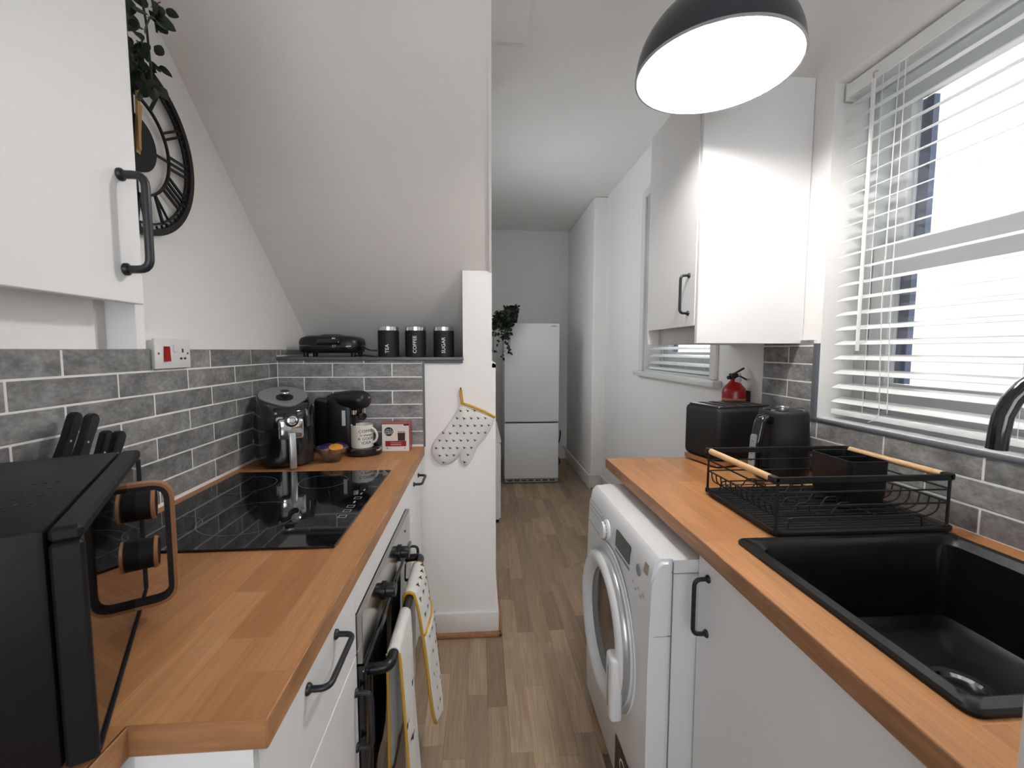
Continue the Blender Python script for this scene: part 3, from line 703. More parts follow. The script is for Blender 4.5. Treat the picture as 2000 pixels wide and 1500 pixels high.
for y in (1.277, 1.397): obj('screw', lathe(nb(), [(0, .0008), (.0033, .0008), (.0033, -.001)], 12, axis((sx, y, 1.349), (1, 0, 0))), STEEL, sk)

# ------------------------------------------------------------------ air fryer  (local: front = -y)
af = thing('air_fryer', 'black air fryer with silver handle in the corner by the tiles', 'air fryer', (-.771, 1.775, WT), math.radians(32))
def srect(hw, hd, z, n=40, p=2.6, sh=0.0, cx=0, cy=0):
    out = []
    for i in range(n):
        a = 2*PI*i/n; c_, s = math.cos(a), math.sin(a)
        x = hw*math.copysign(abs(c_)**(2/p), c_); y = hd*math.copysign(abs(s)**(2/p), s)
        out.append((cx+x, cy+y, z + sh*(y/hd)))
    return out
rings = []
for z, k, sh in ((.0, .86, 0), (.008, .93, 0), (.05, .99, 0), (.12, 1.0, .0), (.19, .97, .006), (.228, .93, .018), (.25, .87, .026), (.258, .79, .030)):
    rings.append(srect(.106*k, .126*k, z, sh=sh))
obj('body', loft(nb(), rings), BLKG, af, local=True, ang=60)
# sloping silver top panel
poly = []
for i in range(40):
    a = 2*PI*i/40; poly.append((.088*math.cos(a)*(1-.42*max(0, -math.sin(a))**1.5+.10*max(0, math.sin(a))), .102*math.sin(a)))
mt = Matrix.Translation((0, -.004, .2585)) @ Matrix.Rotation(math.atan(.038/.13)*1.0, 4, 'X')
tp = obj('top_panel', prism(nb(), [(x*.98, y) for x, y in poly], -.004, .003, mt), M('grey_silver_panel', (.36, .365, .38), .35, metal=.5), af, local=True)
dk = obj('timer_dial', lathe(nb(), [(0, 0), (.030, 0), (.030, .006), (.017, .010), (.016, .026), (.0145, .028), (0, .028)], 32, mt @ Matrix.Translation((0, -.022, .003))), BLKP, af, local=True)
obj('dial_ring', lathe(nb(), [(.0162, .02), (.0178, .021), (.0178, .025), (.0155, .0285)], 32, mt @ Matrix.Translation((0, -.022, .003))), CHROME, dk, local=True)
# front pan panel with chrome block and handle
fp = []
for z in (.012, .06, .11, .15):
    fp.append([(x*.72, -.1335+.035*(abs(x*.72)/.08)**2*.6+(.004 if z < .03 else 0), z) for x in [(-.11+.22*i/14) for i in range(15)]] + [(x*.72, -.10, z) for x in [(.11-.22*i/14) for i in range(15)]])
obj('pan_front', loft(nb(), fp), BLKG, af, local=True)
cb = obj('chrome_block', box(nb(), -.043, .043, -.150, -.11, .112, .188, .010, 3), CHROME, af, local=True)
dl = obj('temperature_dial', lathe(nb(), [(0, 0), (.024, 0), (.024, .008), (.015, .010), (.0145, .024), (0, .024)], 32, axis((0, -.150, .183), (0, -1, .12))), BLKP, af, local=True)
obj('dial_ring', lathe(nb(), [(.0148, .018), (.0165, .019), (.0165, .0245), (.011, .0255)], 32, axis((0, -.150, .183), (0, -1, .12))), CHROME, dl, local=True)
obj('dial_cap', lathe(nb(), [(0, .0265), (.009, .0255), (.010, .024)], 24, axis((0, -.150, .183), (0, -1, .12))), SILV, dl, local=True)
obj('handle', loft(nb(), [[(x, y, z) for x, y in rrect(w_, d_, .006, 4, 0, cy)] for z, w_, d_, cy in ((.006, .018, .010, -.160), (.012, .023, .016, -.160), (.06, .024, .018, -.160), (.118, .024, .018, -.156), (.135, .024, .018, -.150))]), SILV, af, local=True)
b = text_bm('*', .022, axis((-.047, -.128, .205), (-.25, -1, .1))); obj('power_mark', b, SOFT, af, local=True)
obj('side_sticker', box(nb(), -.1135, -.1122, -.055, -.015, .098, .11), M('grey_sticker', (.25, .25, .25), .5), af, local=True)

# ------------------------------------------------------------------ coffee machine
cm = thing('coffee_machine', 'black pod coffee machine with round drip tray beside the air fryer', 'coffee machine', (-.60, 1.92, WT))
obj('water_tank', box(nb(), -.708, -.585, 1.895, 1.995, WT+.01, 1.158, .022, 4), BLKG, cm)
obj('body', box(nb(), -.655, -.535, 1.885, 2.0, WT, 1.165, .03, 4), BLKP, cm)
hr = []
for t_, w_, h_, z_ in ((-.02, .05, .048, 1.135), (.0, .078, .068, 1.138), (.05, .092, .080, 1.142), (.10, .092, .082, 1.146), (.15, .084, .080, 1.148), (.172, .066, .064, 1.148), (.180, .04, .04, 1.147)):
    c0 = Vector((-.645, 1.958, z_)) + Vector((.93, -.36, 0))*t_; s_ = Vector((.36, .93, 0))
    hr.append([c0 + s_*math.cos(2*PI*i/24)*w_/2*1.15 + Vector((0, 0, 1))*math.sin(2*PI*i/24)*h_/2 for i in range(24)])
hd_ = obj('brew_head', loft(nb(), hr), BLKP, cm, ang=60)
fm = axis((-.4865, 1.886, 1.158), (.75, -.66, .1))
b = text_bm('BOSCH', .011, fm @ Matrix.Translation((.006, 0, .001))); merge(b, lathe(nb(), [(.0032, 0), (.0045, 0), (.0045, .001), (.0032, .001)], 16, fm @ Matrix.Translation((-.0185, 0, .001)))); obj('brand_mark', b, SOFT, hd_)
obj('nozzle', lathe(nb(), [(0, -.03), (.012, -.03), (.016, -.012), (.02, 0), (0, 0)], 24, Matrix.Translation((-.520, 1.905, 1.112))), BLKG, cm)
obj('nozzle_collar', lathe(nb(), [(.014, 0), (.017, 0), (.017, .018), (.014, .018)], 24, Matrix.Translation((-.538, 1.892, 1.088))), CHROME, cm)
obj('latch', lathe(nb(), [(0, 0), (.017, 0), (.017, .01), (0, .012)], 24, axis((-.505, 1.90, 1.078), (.5, -.85, 0))), BLKG, cm)
obj('sticker', box(nb(), -.5845, -.5695, 1.884, 1.8856, 1.04, 1.105, .0006, 1), M('pale_blue_sticker', (.55, .63, .70), .3), cm)
obj('drip_tray', lathe(nb(), [(0, 0), (.074, 0), (.078, .008), (.077, .026), (.07, .031), (.062, .031), (.06, .027), (0, .027)], 44, Matrix.Translation((-.50, 1.893, WT))), BLKG, cm)
obj('tray_lever', tube(nb(), fil([(-.452, 1.853, WT+.026), (-.43, 1.852, WT+.02), (-.425, 1.885, WT+.025)], .012, 4), .004, 8), GREYL, cm)

mug = thing('coffee_mug', 'white speckled mug with black lettering on the coffee machine tray', 'mug', (-.503, 1.888, WT+.028))
MR, MHt = .0455, .098; mm = Matrix.Translation((-.503, 1.888, WT+.0285))
obj('cup', lathe(nb(), [(0, 0), (MR-.004, 0), (MR, .004), (MR, MHt-.002), (MR-.0015, MHt), (MR-.004, MHt-.002), (MR-.004, .008), (0, .006)], 44, mm), CERW, mug)
hp = [Vector((math.cos(a)*.027, 0, math.sin(a)*.031)) for a in [PI*.5-PI*i/12 for i in range(13)]]
hv = Vector((.97, -.25, 0)).normalized()
obj('handle', tube(nb(), [Vector((-.503, 1.888, WT+.0285+.052))+hv*(MR-.004+p.x)+Vector((0, 0, p.z)) for p in hp], .005, 8), CERW, mug)
b = nb()
for s, z, sz in (('COFFEE', .074, .0165), ('is always', .058, .0135), ('A GOOD', .042, .0155), ('IDEA', .025, .0165)):
    t_ = text_bm(s, sz, Matrix())
    for v in t_.verts:
        a = math.radians(-90+38) + v.co.x*1.15/MR; r = MR+.0003+v.co.z
        v.co = Vector((-.503+r*math.cos(a), 1.888+r*math.sin(a), WT+.0285+z+v.co.y))
    merge(b, t_)
obj('lettering', b, BLKM, mug)

# bowl of pods
BX, BY = -.586, 1.762
tag(obj('glass_bowl', lathe(nb(), [(0, .0), (.028, 0), (.031, .006), (.040, .022), (.054, .042), (.066, .058), (.0645, .0585), (.052, .044), (.037, .024), (.026, .012), (0, .010)], 40, Matrix.Translation((BX, BY, WT))), BOWLG), 'clear glass bowl of coffee pods in front of the coffee machine', 'bowl')
def pod(x, y, z, mat, tilt, label):
    p = thing('coffee_pod', label, 'coffee pod', (x, y, z), 0, 'pods in the glass bowl')
    m = Matrix.Rotation(tilt[0], 4, 'X') @ Matrix.Rotation(tilt[1], 4, 'Y')
    obj('cup', lathe(nb(), [(0, -.026), (.014, -.026), (.018, -.021), (.0215, -.002), (.026, 0), (.026, .0015), (0, .0015)], 28, m), CREAMP if mat is not BROWN else BROWN, p, local=True)
    obj('foil_lid', lathe(nb(), [(.0255, .0016), (.024, .0026), (0, .0026)], 28, m), mat, p, local=True)
pod(BX-.024, BY-.006, WT+.060, PURP, (.32, -.12), 'purple lidded coffee pod in the glass bowl')
pod(BX+.020, BY-.018, WT+.060, ORNG, (.30, .15), 'orange lidded coffee pod in the glass bowl')
pod(BX+.026, BY+.03, WT+.058, PURP, (.1, .3), 'dark lidded coffee pod at the back of the glass bowl')
pod(BX-.0, BY+.002, WT+.037, BROWN, (2.9, .2), 'brown coffee pod at the bottom of the glass bowl')

# coffee box
bx = thing('coffee_pod_box', 'red and white coffee pod carton beside the half wall', 'box', (-.37, 1.96, WT))
bx0, bx1, by0, by1, bz1 = -.4285, -.311, 1.922, 1.998, WT+.122
obj('carton', box(nb(), bx0, bx1, by0+.0006, by1, WT, bz1, .0012, 1), REDC, bx)
fr_ = obj('front_panel', box(nb(), bx0+.001, bx1-.001, by0, by0+.001, WT+.001, bz1-.003), CARDW, bx)
fm = frame_axes((bx0, by0-.0002, WT), (1, 0, 0), (0, 0, 1), (0, -1, 0)); Wb, Hb = bx1-bx0, bz1-WT
obj('round_logo', prism(nb(), [(.030+.0195*math.cos(2*PI*i/32), .087+.0195*math.sin(2*PI*i/32)) for i in range(32)], 0, .0004, fm), BLKM, bx)
b = text_bm('NESCAFE', .0052, fm @ Matrix.Translation((.030, .0965, .0005))); merge(b, text_bm('DOLCE', .0105, fm @ Matrix.Translation((.030, .088, .0005)))); merge(b, text_bm('GUSTO', .0105, fm @ Matrix.Translation((.030, .0785, .0005)))); obj('logo_lettering', b, SOFT, bx)
cup = obj('printed_coffee', prism(nb(), [(.069, .047), (.099, .047), (.1, .081), (.0675, .081)], 0, .0004, fm), M('printed_dark_coffee', (.035, .018, .012), .3), bx)
obj('printed_crema', prism(nb(), [(.0675, .0812), (.1, .0812), (.1005, .089), (.067, .089)], 0, .0004, fm), M('printed_crema', (.5, .40, .30), .4), bx)
obj('red_band', prism(nb(), [(.0145, .022), (.104, .022), (.104, .046), (.0145, .046)], 0, .0005, fm), M('deep_red_print', (.26, .006, .01), .4), bx)
b = text_bm('AMERICANO', .0082, fm @ Matrix.Translation((.060, .0385, .0006))); obj('band_lettering', b, M('orange_print', (.75, .30, .15), .5), bx)
obj('band_line', prism(nb(), [(.037, .0275), (.083, .0275), (.083, .0325), (.037, .0325)], .0004, .0007, fm), M('mauve_print', (.42, .32, .36), .5), bx)
obj('corner_print', prism(nb(), [(.094, .113), (.116, .113), (.116, .119), (.094, .119)], 0, .0004, fm), BLKM, bx)
b = prism(nb(), [(.019, .011), (.026, .011), (.026, .017), (.019, .017)], 0, .0004, fm); prism(b, [(.094, .011), (.1, .011), (.099, .019), (.096, .017)], 0, .0004, fm); obj('small_print', b, GREYL, bx)

# ------------------------------------------------------------------ ledge things
LZ = 1.3275
for s, x, lab in (('TEA', -.431, 'black tea canister with steel lid, leftmost of three on the ledge'), ('COFFEE', -.305, 'black coffee canister with steel lid, middle of three on the ledge'), ('SUGAR', -.173, 'black sugar canister with steel lid, rightmost of three on the ledge')):
    y = 2.115; c_ = thing('storage_canister', lab, 'canister', (x, y, LZ), 0, 'canisters on the ledge'); m = Matrix.Translation((x, y, LZ)); R_ = .0485
    obj('body', lathe(nb(), [(0, 0), (R_-.002, 0), (R_, .002), (R_, .122), (R_-.002, .123), (0, .123)], 44, m), BLKM, c_)
    obj('lid', lathe(nb(), [(R_-.002, .122), (R_-.001, .123), (R_-.001, .1395), (R_-.003, .1415), (0, .1415)], 44, m), STEEL, c_)
    t_ = text_bm(s, .0235, Matrix.Rotation(PI/2, 4, 'Z')); hh = (max(v.co.y for v in t_.verts)-min(v.co.y for v in t_.verts))/2
    for v in t_.verts:
        a = -PI/2 + math.atan2(x, -y)*-.0 + v.co.x/R_ + .06; r = R_+.0003+v.co.z
        v.co = Vector((x+r*math.cos(a), y+r*math.sin(a), LZ+.018+hh+v.co.y))
    obj('lettering', t_, SOFT, c_)
st = thing('sandwich_toaster', 'black sandwich toaster lying on the tiled ledge', 'sandwich toaster', (-.69, 2.16, LZ))
rg = lambda z, k, hx=.140, hy=.088: [(-.692+p[0], 2.135+p[1], LZ+z) for p in srect(hx*k, hy*k, 0, 40, 4.2)]
obj('lower_shell', loft(nb(), [rg(.018, .86), rg(.024, .96), rg(.04, 1.0), rg(.052, 1.0)]), BLKG, st, ang=50)
up = obj('upper_shell', loft(nb(), [rg(.054, 1.0), rg(.07, 1.0), rg(.086, .95), rg(.094, .82), rg(.098, .62)]), BLKP, st, ang=50)
obj('lid_badge', loft(nb(), [rg(.097, .42), rg(.103, .36), rg(.105, .2)]), BLKG, up, ang=50)
obj('latch', box(nb(), -.668, -.652, 2.040, 2.049, LZ+.042, LZ+.088, .003, 2), CHROME, st)
obj('handle_lip', box(nb(), -.735, -.63, 2.034, 2.06, LZ+.055, LZ+.082, .008, 3), BLKG, st)
for x in (-.795, -.583):
    for y in (2.075, 2.19): obj('foot', lathe(nb(), [(0, 0), (.011, 0), (.012, .02), (0, .02)], 14, Matrix.Translation((x, y, LZ))), BLKP, st)
obj('cord', tube(nb(), fil([(-.555, 2.10, LZ+.05), (-.53, 2.05, LZ+.045), (-.50, 2.035, LZ+.03), (-.47, 2.05, LZ+.03)], .03, 4), .0038, 8), BLKP, st)
obj('cord', tube(nb(), fil([(-.57, 2.06, LZ+.006), (-.53, 2.04, LZ+.01), (-.49, 2.05, LZ+.004), (-.47, 2.06, LZ+.004)], .03, 4), .0038, 8), BLKP, st)

# ------------------------------------------------------------------ bee print helper
def bee(b, P, nrm, up, s=1.0, ang=0.0):
    nrm = Vector(nrm).normalized(); up = Vector(up); up = (up-nrm*up.dot(nrm)).normalized(); rt = up.cross(nrm)
    ca, sa = math.cos(ang), math.sin(ang); r_, u_ = rt*ca+up*sa, up*ca-rt*sa
    def el(cx, cy, a, c_, rot):
        V = []
        for i in range(8):
            t_ = 2*PI*i/8; x, y = a*math.cos(t_), c_*math.sin(t_); x, y = x*math.cos(rot)-y*math.sin(rot), x*math.sin(rot)+y*math.cos(rot)
            V.append(b.verts.new(Vector(P)+r_*(cx+x)*s+u_*(cy+y)*s+nrm*.0006))
        b.faces.new(V)
    el(0, 0, .0030, .0052, 0); el(-.0052, .0032, .0042, .0016, -.5); el(.0052, .0022, .0042, .0013, .35)

# ------------------------------------------------------------------ oven mitt on wall
mt_ = thing('oven_mitt', 'white bee print oven mitt hanging on the half wall', 'oven mitt', (-.09, 2.0, 1.183))
# outline traced in wall plane (x,z)
OUT = [(-.088, 1.118), (.062, 1.058), (.066, 1.048), (.05, 1.0), (.022, .955), (-.012, .915), (-.031, .893), (-.035, .872), (-.046, .842), (-.062, .825), (-.08, .823), (-.093, .838), (-.097, .858), (-.093, .877), (-.102, .868), (-.122, .845), (-.15, .831), (-.178, .829), (-.203, .842), (-.222, .868), (-.229, .895), (-.224, .925), (-.205, .955), (-.18, .985), (-.15, 1.02), (-.122, 1.06), (-.102, 1.095)]
OUT = [(p.x, p.y) for p in fil([(x, z, 0) for x, z in OUT], .02, 2, True)]
cxm, czm = -.09, .965
def edge_d(x, z):
    best = 9
    n = len(OUT)
    for i in range(n):
        a, c_ = Vector(OUT[i]), Vector(OUT[(i+1) % n]); ab = c_-a; t_ = max(0, min(1, (Vector((x, z))-a).dot(ab)/max(ab.length_squared, 1e-12)))
        best = min(best, (Vector((x, z))-a-ab*t_).length)
    return best
def mh(x, z): return .006+.019*min(1, edge_d(x, z)/.035)**.55 + .0015*math.sin(x*70+z*25)
def inside(x, z):
    c_ = False; n = len(OUT); j = n-1
    for i in range(n):
        xi, zi = OUT[i]; xj, zj = OUT[j]
        if (zi > z) != (zj > z) and x < (xj-xi)*(z-zi)/(zj-zi)+xi: c_ = not c_
        j = i
    return c_
b = nb(); f0 = b.faces.new([b.verts.new((x, 0, z)) for x, z in OUT]); bmesh.ops.triangulate(b, faces=[f0])
for _ in range(4):
    es = [e for e in b.edges if e.calc_length() > .014]
    if es: bmesh.ops.subdivide_edges(b, edges=es, cuts=1); bmesh.ops.triangulate(b, faces=[f for f in b.faces if len(f.verts) > 3])
for _ in range(3): bmesh.ops.smooth_vert(b, verts=[v for v in b.verts if not v.is_boundary], factor=.5, use_axis_x=True, use_axis_y=True, use_axis_z=True)
for v in b.verts: v.co.y = 2.019-(mh(v.co.x, v.co.z) if not v.is_boundary else .006)
ext = bmesh.ops.extrude_edge_only(b, edges=[e for e in b.edges if e.is_boundary]); 
for g in ext['geom']:
    if isinstance(g, bmesh.types.BMVert): g.co.y = 2.0195
obj('body', b, CLOTH, mt_, ang=80)
obj('cuff_piping', tube(nb(), [(-.089, 2.006, 1.121), (-.04, 2.0, 1.104), (.02, 2.0, 1.079), (.0665, 2.006, 1.052)], .0052, 8), YEL, mt_)
obj('hanging_loop', tube(nb(), [(-.086, 2.008, 1.118), (-.092, 2.006, 1.15), (-.0935, 2.008, 1.178), (-.09, 2.009, 1.184), (-.0865, 2.008, 1.178), (-.084, 2.006, 1.15), (-.08, 2.008, 1.118)], .0032, 8), YEL, mt_)
b = nb(); k = 0
for iz in range(8):
    for ix in range(9):
        x = -.235+ix*.032+(iz % 2)*.016-iz*.0; z = .845+iz*.034
        if inside(x, z) and edge_d(x, z) > .008:
            e = .004; gx = (mh(x+e, z)-mh(x-e, z))/(2*e); gz = (mh(x, z+e)-mh(x, z-e))/(2*e)
            bee(b, (x, 2.019-mh(x, z)-.0006, z), (-gx, -1, -gz), (0, 0, 1), .95, -.3)
obj('bee_print', b, BEE, mt_, kind='stuff')
tag(obj('wall_hook', tube(nb(), fil([(-.09, 2.02, 1.184), (-.09, 2.004, 1.182), (-.09, 2.002, 1.19)], .004, 3), .0028, 8), BLK), 'small black hook holding the oven mitt', 'hook')

# ------------------------------------------------------------------ tea towel and double glove on the oven handle
def drape(y0, y1, front, back, fx, wav, n_u=26, n_v=40, gap=.0145):
    """list of rows: profile over the bar from back bottom to front bottom"""
    prof = []
    nb_, na, nf = 10, 8, 22
    for i in range(nb_): t_ = i/nb_; prof.append((HX-gap, HZ+.004-back*(1-t_), -1, 1-t_))
    for i in range(na+1): a = PI-PI*i/na; prof.append((HX+gap*math.cos(a), HZ+.004+gap*math.sin(a), 0, 0))
    for i in range(1, nf+1): t_ = i/nf; prof.append((HX+gap+fx*t_**.7, HZ+.004-front*t_, 1, t_))
    rows = []
    for j in range(n_u+1):
        u = j/n_u; r = []
        for (x, z, sd, t_) in prof:
            ww = wav*t_*math.sin(u*11+sd+t_*1.5)
            r.append(Vector((x+(abs(ww)+ww)*.6*(1 if sd > 0 else -.25), y0+(y1-y0)*u+ww*.3, z)))
        rows.append(r)
    return rows
def sheet(rows):
    b = nb(); V = [[b.verts.new(p) for p in r] for r in rows]
    for i in range(len(V)-1):
        for j in range(len(V[0])-1): b.faces.new((V[i][j], V[i+1][j], V[i+1][j+1], V[i][j+1]))
    return b
def solid(o, th):
    m = o.modifiers.new('thickness', 'SOLIDIFY'); m.thickness = th; m.offset = 0
tw = thing('tea_towel', 'white tea towel with mustard edge hanging from the near half of the oven handle', 'tea towel', (HX, 1.13, .2))
rows = drape(1.045, 1.215, .50, .33, .012, .012)
o = obj('cloth', sheet(rows), CLOTH, tw, ang=80); solid(o, .0035)
obj('edge_piping', tube(nb(), [p+Vector((0, -.002, 0)) for p in rows[0][18:]], .0038, 8), YEL, tw)
obj('edge_piping', tube(nb(), [p+Vector((0, -.002, 0)) for p in rows[0][:11]], .0038, 8), YEL, tw)
b = nb()
for (u, j) in ((20, 26), (12, 31), (18, 36), (6, 28)):
    bee(b, rows[u][j]+Vector((.0026, 0, 0)), (1, -.15, 0), (0, 0, 1), 1.9, .2)
obj('bee_print', b, BEE, tw, kind='stuff')
# double oven glove: long band, rounded hanging pocket at the front
gv = thing('double_oven_glove', 'white bee print double oven glove with mustard piping beyond the tea towel', 'oven glove', (HX, 1.40, .2))
rows = drape(1.29, 1.475, .45, .40, .050, .004, gap=.0165)
n_u = len(rows)-1
for i, r in enumerate(rows):
    u = 2*i/n_u-1
    for j, p in enumerate(r):
        below = max(0, (HZ-.30)-p.z) if p.x > HX else 0
        if below > 0:
            k = math.sqrt(max(0.04, 1-(below/.165)**2)); p.y = 1.3825+(p.y-1.3825)*k
        p.x += .008*(1-u*u)*(1 if p.x > HX else 0)
o = obj('band', sheet(rows), CLOTH, gv, ang=80); solid(o, .007)
edge = [p+Vector((0, -.003, 0)) for p in rows[0]]+[p+Vector((0, 0, -.002)) for p in [r[-1] for r in rows][1:-1]]+[p+Vector((0, .003, 0)) for p in rows[-1][::-1]]
obj('edge_piping', tube(nb(), edge, .0046, 8), YEL, gv)
obj('pocket_piping', tube(nb(), [r[24]+Vector((.006, 0, 0)) for r in rows], .004, 8), YEL, gv)
pk = sheet([[p+Vector((.006+.004*math.sin(PI*i/n_u), 0, 0)) for p in r[24:]] for i, r in enumerate(rows)]); o = obj('pocket', pk, CLOTH, gv, ang=80); solid(o, .004)
b = nb(); q = 0
for j in range(13, 40, 3):
    for i in range(3, n_u-1, 6):
        ii = min(n_u-1, i+(3 if q % 2 else 0)); p = rows[ii][j]; dz = (rows[ii][min(j+1, 39)]-rows[ii][j-1]); nn = Vector((0, 1, 0)).cross(dz)
        if nn.x < 0: nn = -nn
        if nn.length > 1e-6: bee(b, p+nn.normalized()*(.0045 if j < 24 else .0135), nn, (0, 0, 1), 1.25, -.2)
    q += 1
obj('bee_print', b, BEE, gv, kind='stuff')

# ------------------------------------------------------------------ washing machine
wmz = thing('washing_machine', 'white front loading washing machine under the right worktop', 'washing machine', (.71, 1.31, 0))
wx, wy0, wy1, wh = .412, 1.003, 1.617, .85
obj('cabinet', box(nb(), wx+.055, .985, wy0+.004, wy1-.004, .014, .815, .004, 1), APPW, wmz)
obj('lid', box(nb(), wx+.0557, .99, wy0+.001, wy1-.001, .817, wh-.0003), APPW, wmz)
fp = nb(); prof = [(wx+.014, .03), (wx, .05), (wx-.002, .30), (wx-.003, .55), (wx, .70), (wx+.004, .79), (wx+.012, .835), (wx+.026, wh), (wx+.0555, wh), (wx+.0555, .03)]
prism(fp, [(x, z) for x, z in prof], wy0, wy1, frame_axes((0, 0, 0), (1, 0, 0), (0, 0, 1), (0, 1, 0)))
bmesh.ops.bevel(fp, geom=[e for e in fp.edges if abs(e.verts[0].co.y-e.verts[1].co.y) < 1e-6], offset=.010, segments=3, affect='EDGES')
fr_ = obj('front_panel', fp, APPW, wmz, ang=45)
SEAM = M('seam_shadow_gap', (.12, .12, .125), .8)
b = nb(); box(b, wx+.0555, wx+.0567, wy0-.0002, wy0+.004, .03, .845); box(b, wx+.012, wx+.0555, wy0-.0004, wy0+.002, .655, .6562); box(b, wx+.057, .985, wy0+.0006, wy0+.004, .8153, .8168)
obj('panel_gap', b, M('grey_seam', (.25, .25, .26), .8), wmz)
DC = (1.325, .492)
def dm(x): return axis((x, DC[0], DC[1]), (-1, 0, 0))
dr = obj('door_ring', lathe(nb(), [(.164, -.004), (.164, .010), (.170, .026), (.184, .038), (.202, .040), (.216, .031), (.223, .014), (.225, -.01), (.164, -.01)], 72, dm(wx-.002)), APPW, wmz, ang=50)
obj('door_recess', lathe(nb(), [(.2245, 0), (.236, .001), (.243, .0035), (.246, 0)], 72, dm(wx-.0025)), APPW, wmz, ang=60)
obj('chrome_rim', lathe(nb(), [(.2195, .026), (.2245, .020), (.226, .010), (.2245, .008)], 72, dm(wx-.002)), SILV, dr, ang=60)
obj('door_glass', lathe(nb(), [(0, .005), (.06, .006), (.12, .009), (.165, .013), (.165, -.004), (0, -.004)], 64, dm(wx-.002)), DRUM, dr, ang=60)
b = box(nb(), wx-.058, wx-.022, DC[0]-.208, DC[0]-.150, DC[1]-.165, DC[1]+.02, .012, 3); hd_ = obj('door_handle', b, APPW, dr)
obj('handle_slot', box(nb(), wx-.0585, wx-.05, DC[0]-.186, DC[0]-.172, DC[1]-.135, DC[1]-.01, .003, 2), M('grey_slot', (.30, .31, .32), .5), hd_)
def onface(y, z, off=.0): 
    for (x0, z0), (x1, z1) in zip(prof, prof[1:]):
        if z0 <= z <= z1: return x0+(x1-x0)*(z-z0)/(z1-z0)-off
    return wx
kn = obj('programme_knob', lathe(nb(), [(0, 0), (.033, 0), (.033, .006), (.027, .012), (.026, .022), (0, .024)], 40, axis((onface(1.376, .772), 1.376, .772), (-1, 0, .05))), APPW, wmz)
b = nb()
for i in range(16):
    a = 2*PI*i/16; P_ = Vector((onface(1.376, .772)-.0135, 1.376+.0285*math.cos(a), .772+.0285*math.sin(a))); box(b, P_.x, P_.x+.002, P_.y-.0035, P_.y+.0035, P_.z-.0035, P_.z+.0035)
obj('knob_marks', b, GREYL, kn)
obj('display', prism(nb(), rrect(.128, .052, .006, 3), -.001, .0014, axis((onface(1.225, .788), 1.225, .786), (-1, 0, .06))), DISP, wmz)
obj('display_strip', prism(nb(), [(-.064, -.004), (.064, -.004), (.064, .004), (-.064, .004)], -.001, .001, axis((onface(1.225, .748), 1.225, .748), (-1, 0, .05))), GREYL, wmz)
obj('start_button', lathe(nb(), [(0, 0), (.015, 0), (.015, .003), (0, .004)], 28, axis((onface(1.09, .783), 1.09, .783), (-1, 0, .06))), GREYL, wmz)
obj('status_sticker', prism(nb(), rrect(.024, .026, .002, 2), -.0005, .0008, axis((onface(1.048, .80), 1.048, .808), (-1, 0, .2))), M('gold_sticker', (.35, .31, .2), .4), wmz)
b = nb()
for i in range(5):
    for j, z in enumerate((.80, .782, .765)): prism(b, [(-.012, -.0012), (.012, -.0012), (.012, .0012), (-.012, .0012)], 0, .0006, axis((onface(0, z)-.0002, 1.465+i*.03, z), (-1, 0, .05)))
for i in range(5): prism(b, [(-.0045, -.003), (.0045, -.003), (.0045, .003), (-.0045, .003)], 0, .0006, axis((onface(0, .70)-.0004, 1.05+i*.018, .735-.012*(i % 2)), (-1, 0, 0)))
obj('printed_marks', b, M('pale_grey_print', (.42, .43, .48), .6), wmz)
obj('detergent_drawer_gap', merge(box(nb(), wx-.0012, wx+.004, 1.43, 1.605, .718, .7195), box(nb(), wx-.001, wx+.006, 1.43, 1.4315, .718, .80)), M('light_seam', (.5, .51, .53), .6), wmz)
obj('energy_label', prism(nb(), [(-.07, -.07), (.07, -.07), (.07, .07), (-.07, .07)], 0, .0006, axis((wx-.003, 1.165, .12), (-1, 0, 0))), M('dark_maroon_label', (.06, .02, .02), .4), wmz)
obj('label_print', lathe(nb(), [(.020, 0), (.026, 0), (.026, .0006), (.020, .0006)], 28, axis((wx-.0036, 1.165, .14), (-1, 0, 0))), SOFT, wmz)
for x in (wx+.05, .95):
    for y in (wy0+.05, wy1-.05): obj('foot', lathe(nb(), [(0, 0), (.02, 0), (.02, .016), (0, .016)], 14, Matrix.Translation((x, y, 0))), BLKP, wmz)

# ------------------------------------------------------------------ toaster
ts = thing('toaster', 'black four slot toaster with wooden base trim on the right worktop', 'toaster', (.876, 1.55, WT), math.radians(13))
TWd, TD, TH = .27, .19, .228
obj('body', box(nb(), 0, TWd, 0, TD, .024, TH, .022, 4), BLKM, ts, local=True)
obj('base_trim', loft(nb(), [[(x, y, z) for x, y in rrect(TWd-.006*k, TD-.006*k, .02, 5, TWd/2, TD/2)] for z, k in ((.006, 1), (.008, .3), (.024, 0))]), COPP, ts, local=True)
obj('top_plate', box(nb(), .014, TWd-.014, .012, TD-.012, TH-.002, TH+.003, .002, 1), M('dark_brushed_steel', (.16, .16, .17), .3, metal=1.0), ts, local=True)
for x in (.045, .095, .155, .205): obj('slot', box(nb(), x, x+.026, .024, TD-.024, TH+.002, TH+.0038), M('slot_black', (.004, .004, .004), .9), ts, local=True)
for (x, y) in ((.03, .03), (TWd-.03, .03), (.03, TD-.03), (TWd-.03, TD-.03)): obj('foot', lathe(nb(), [(0, 0), (.012, 0), (.012, .008), (0, .008)], 12, Matrix.Translation((x, y, 0))), BLKP, ts, local=True)

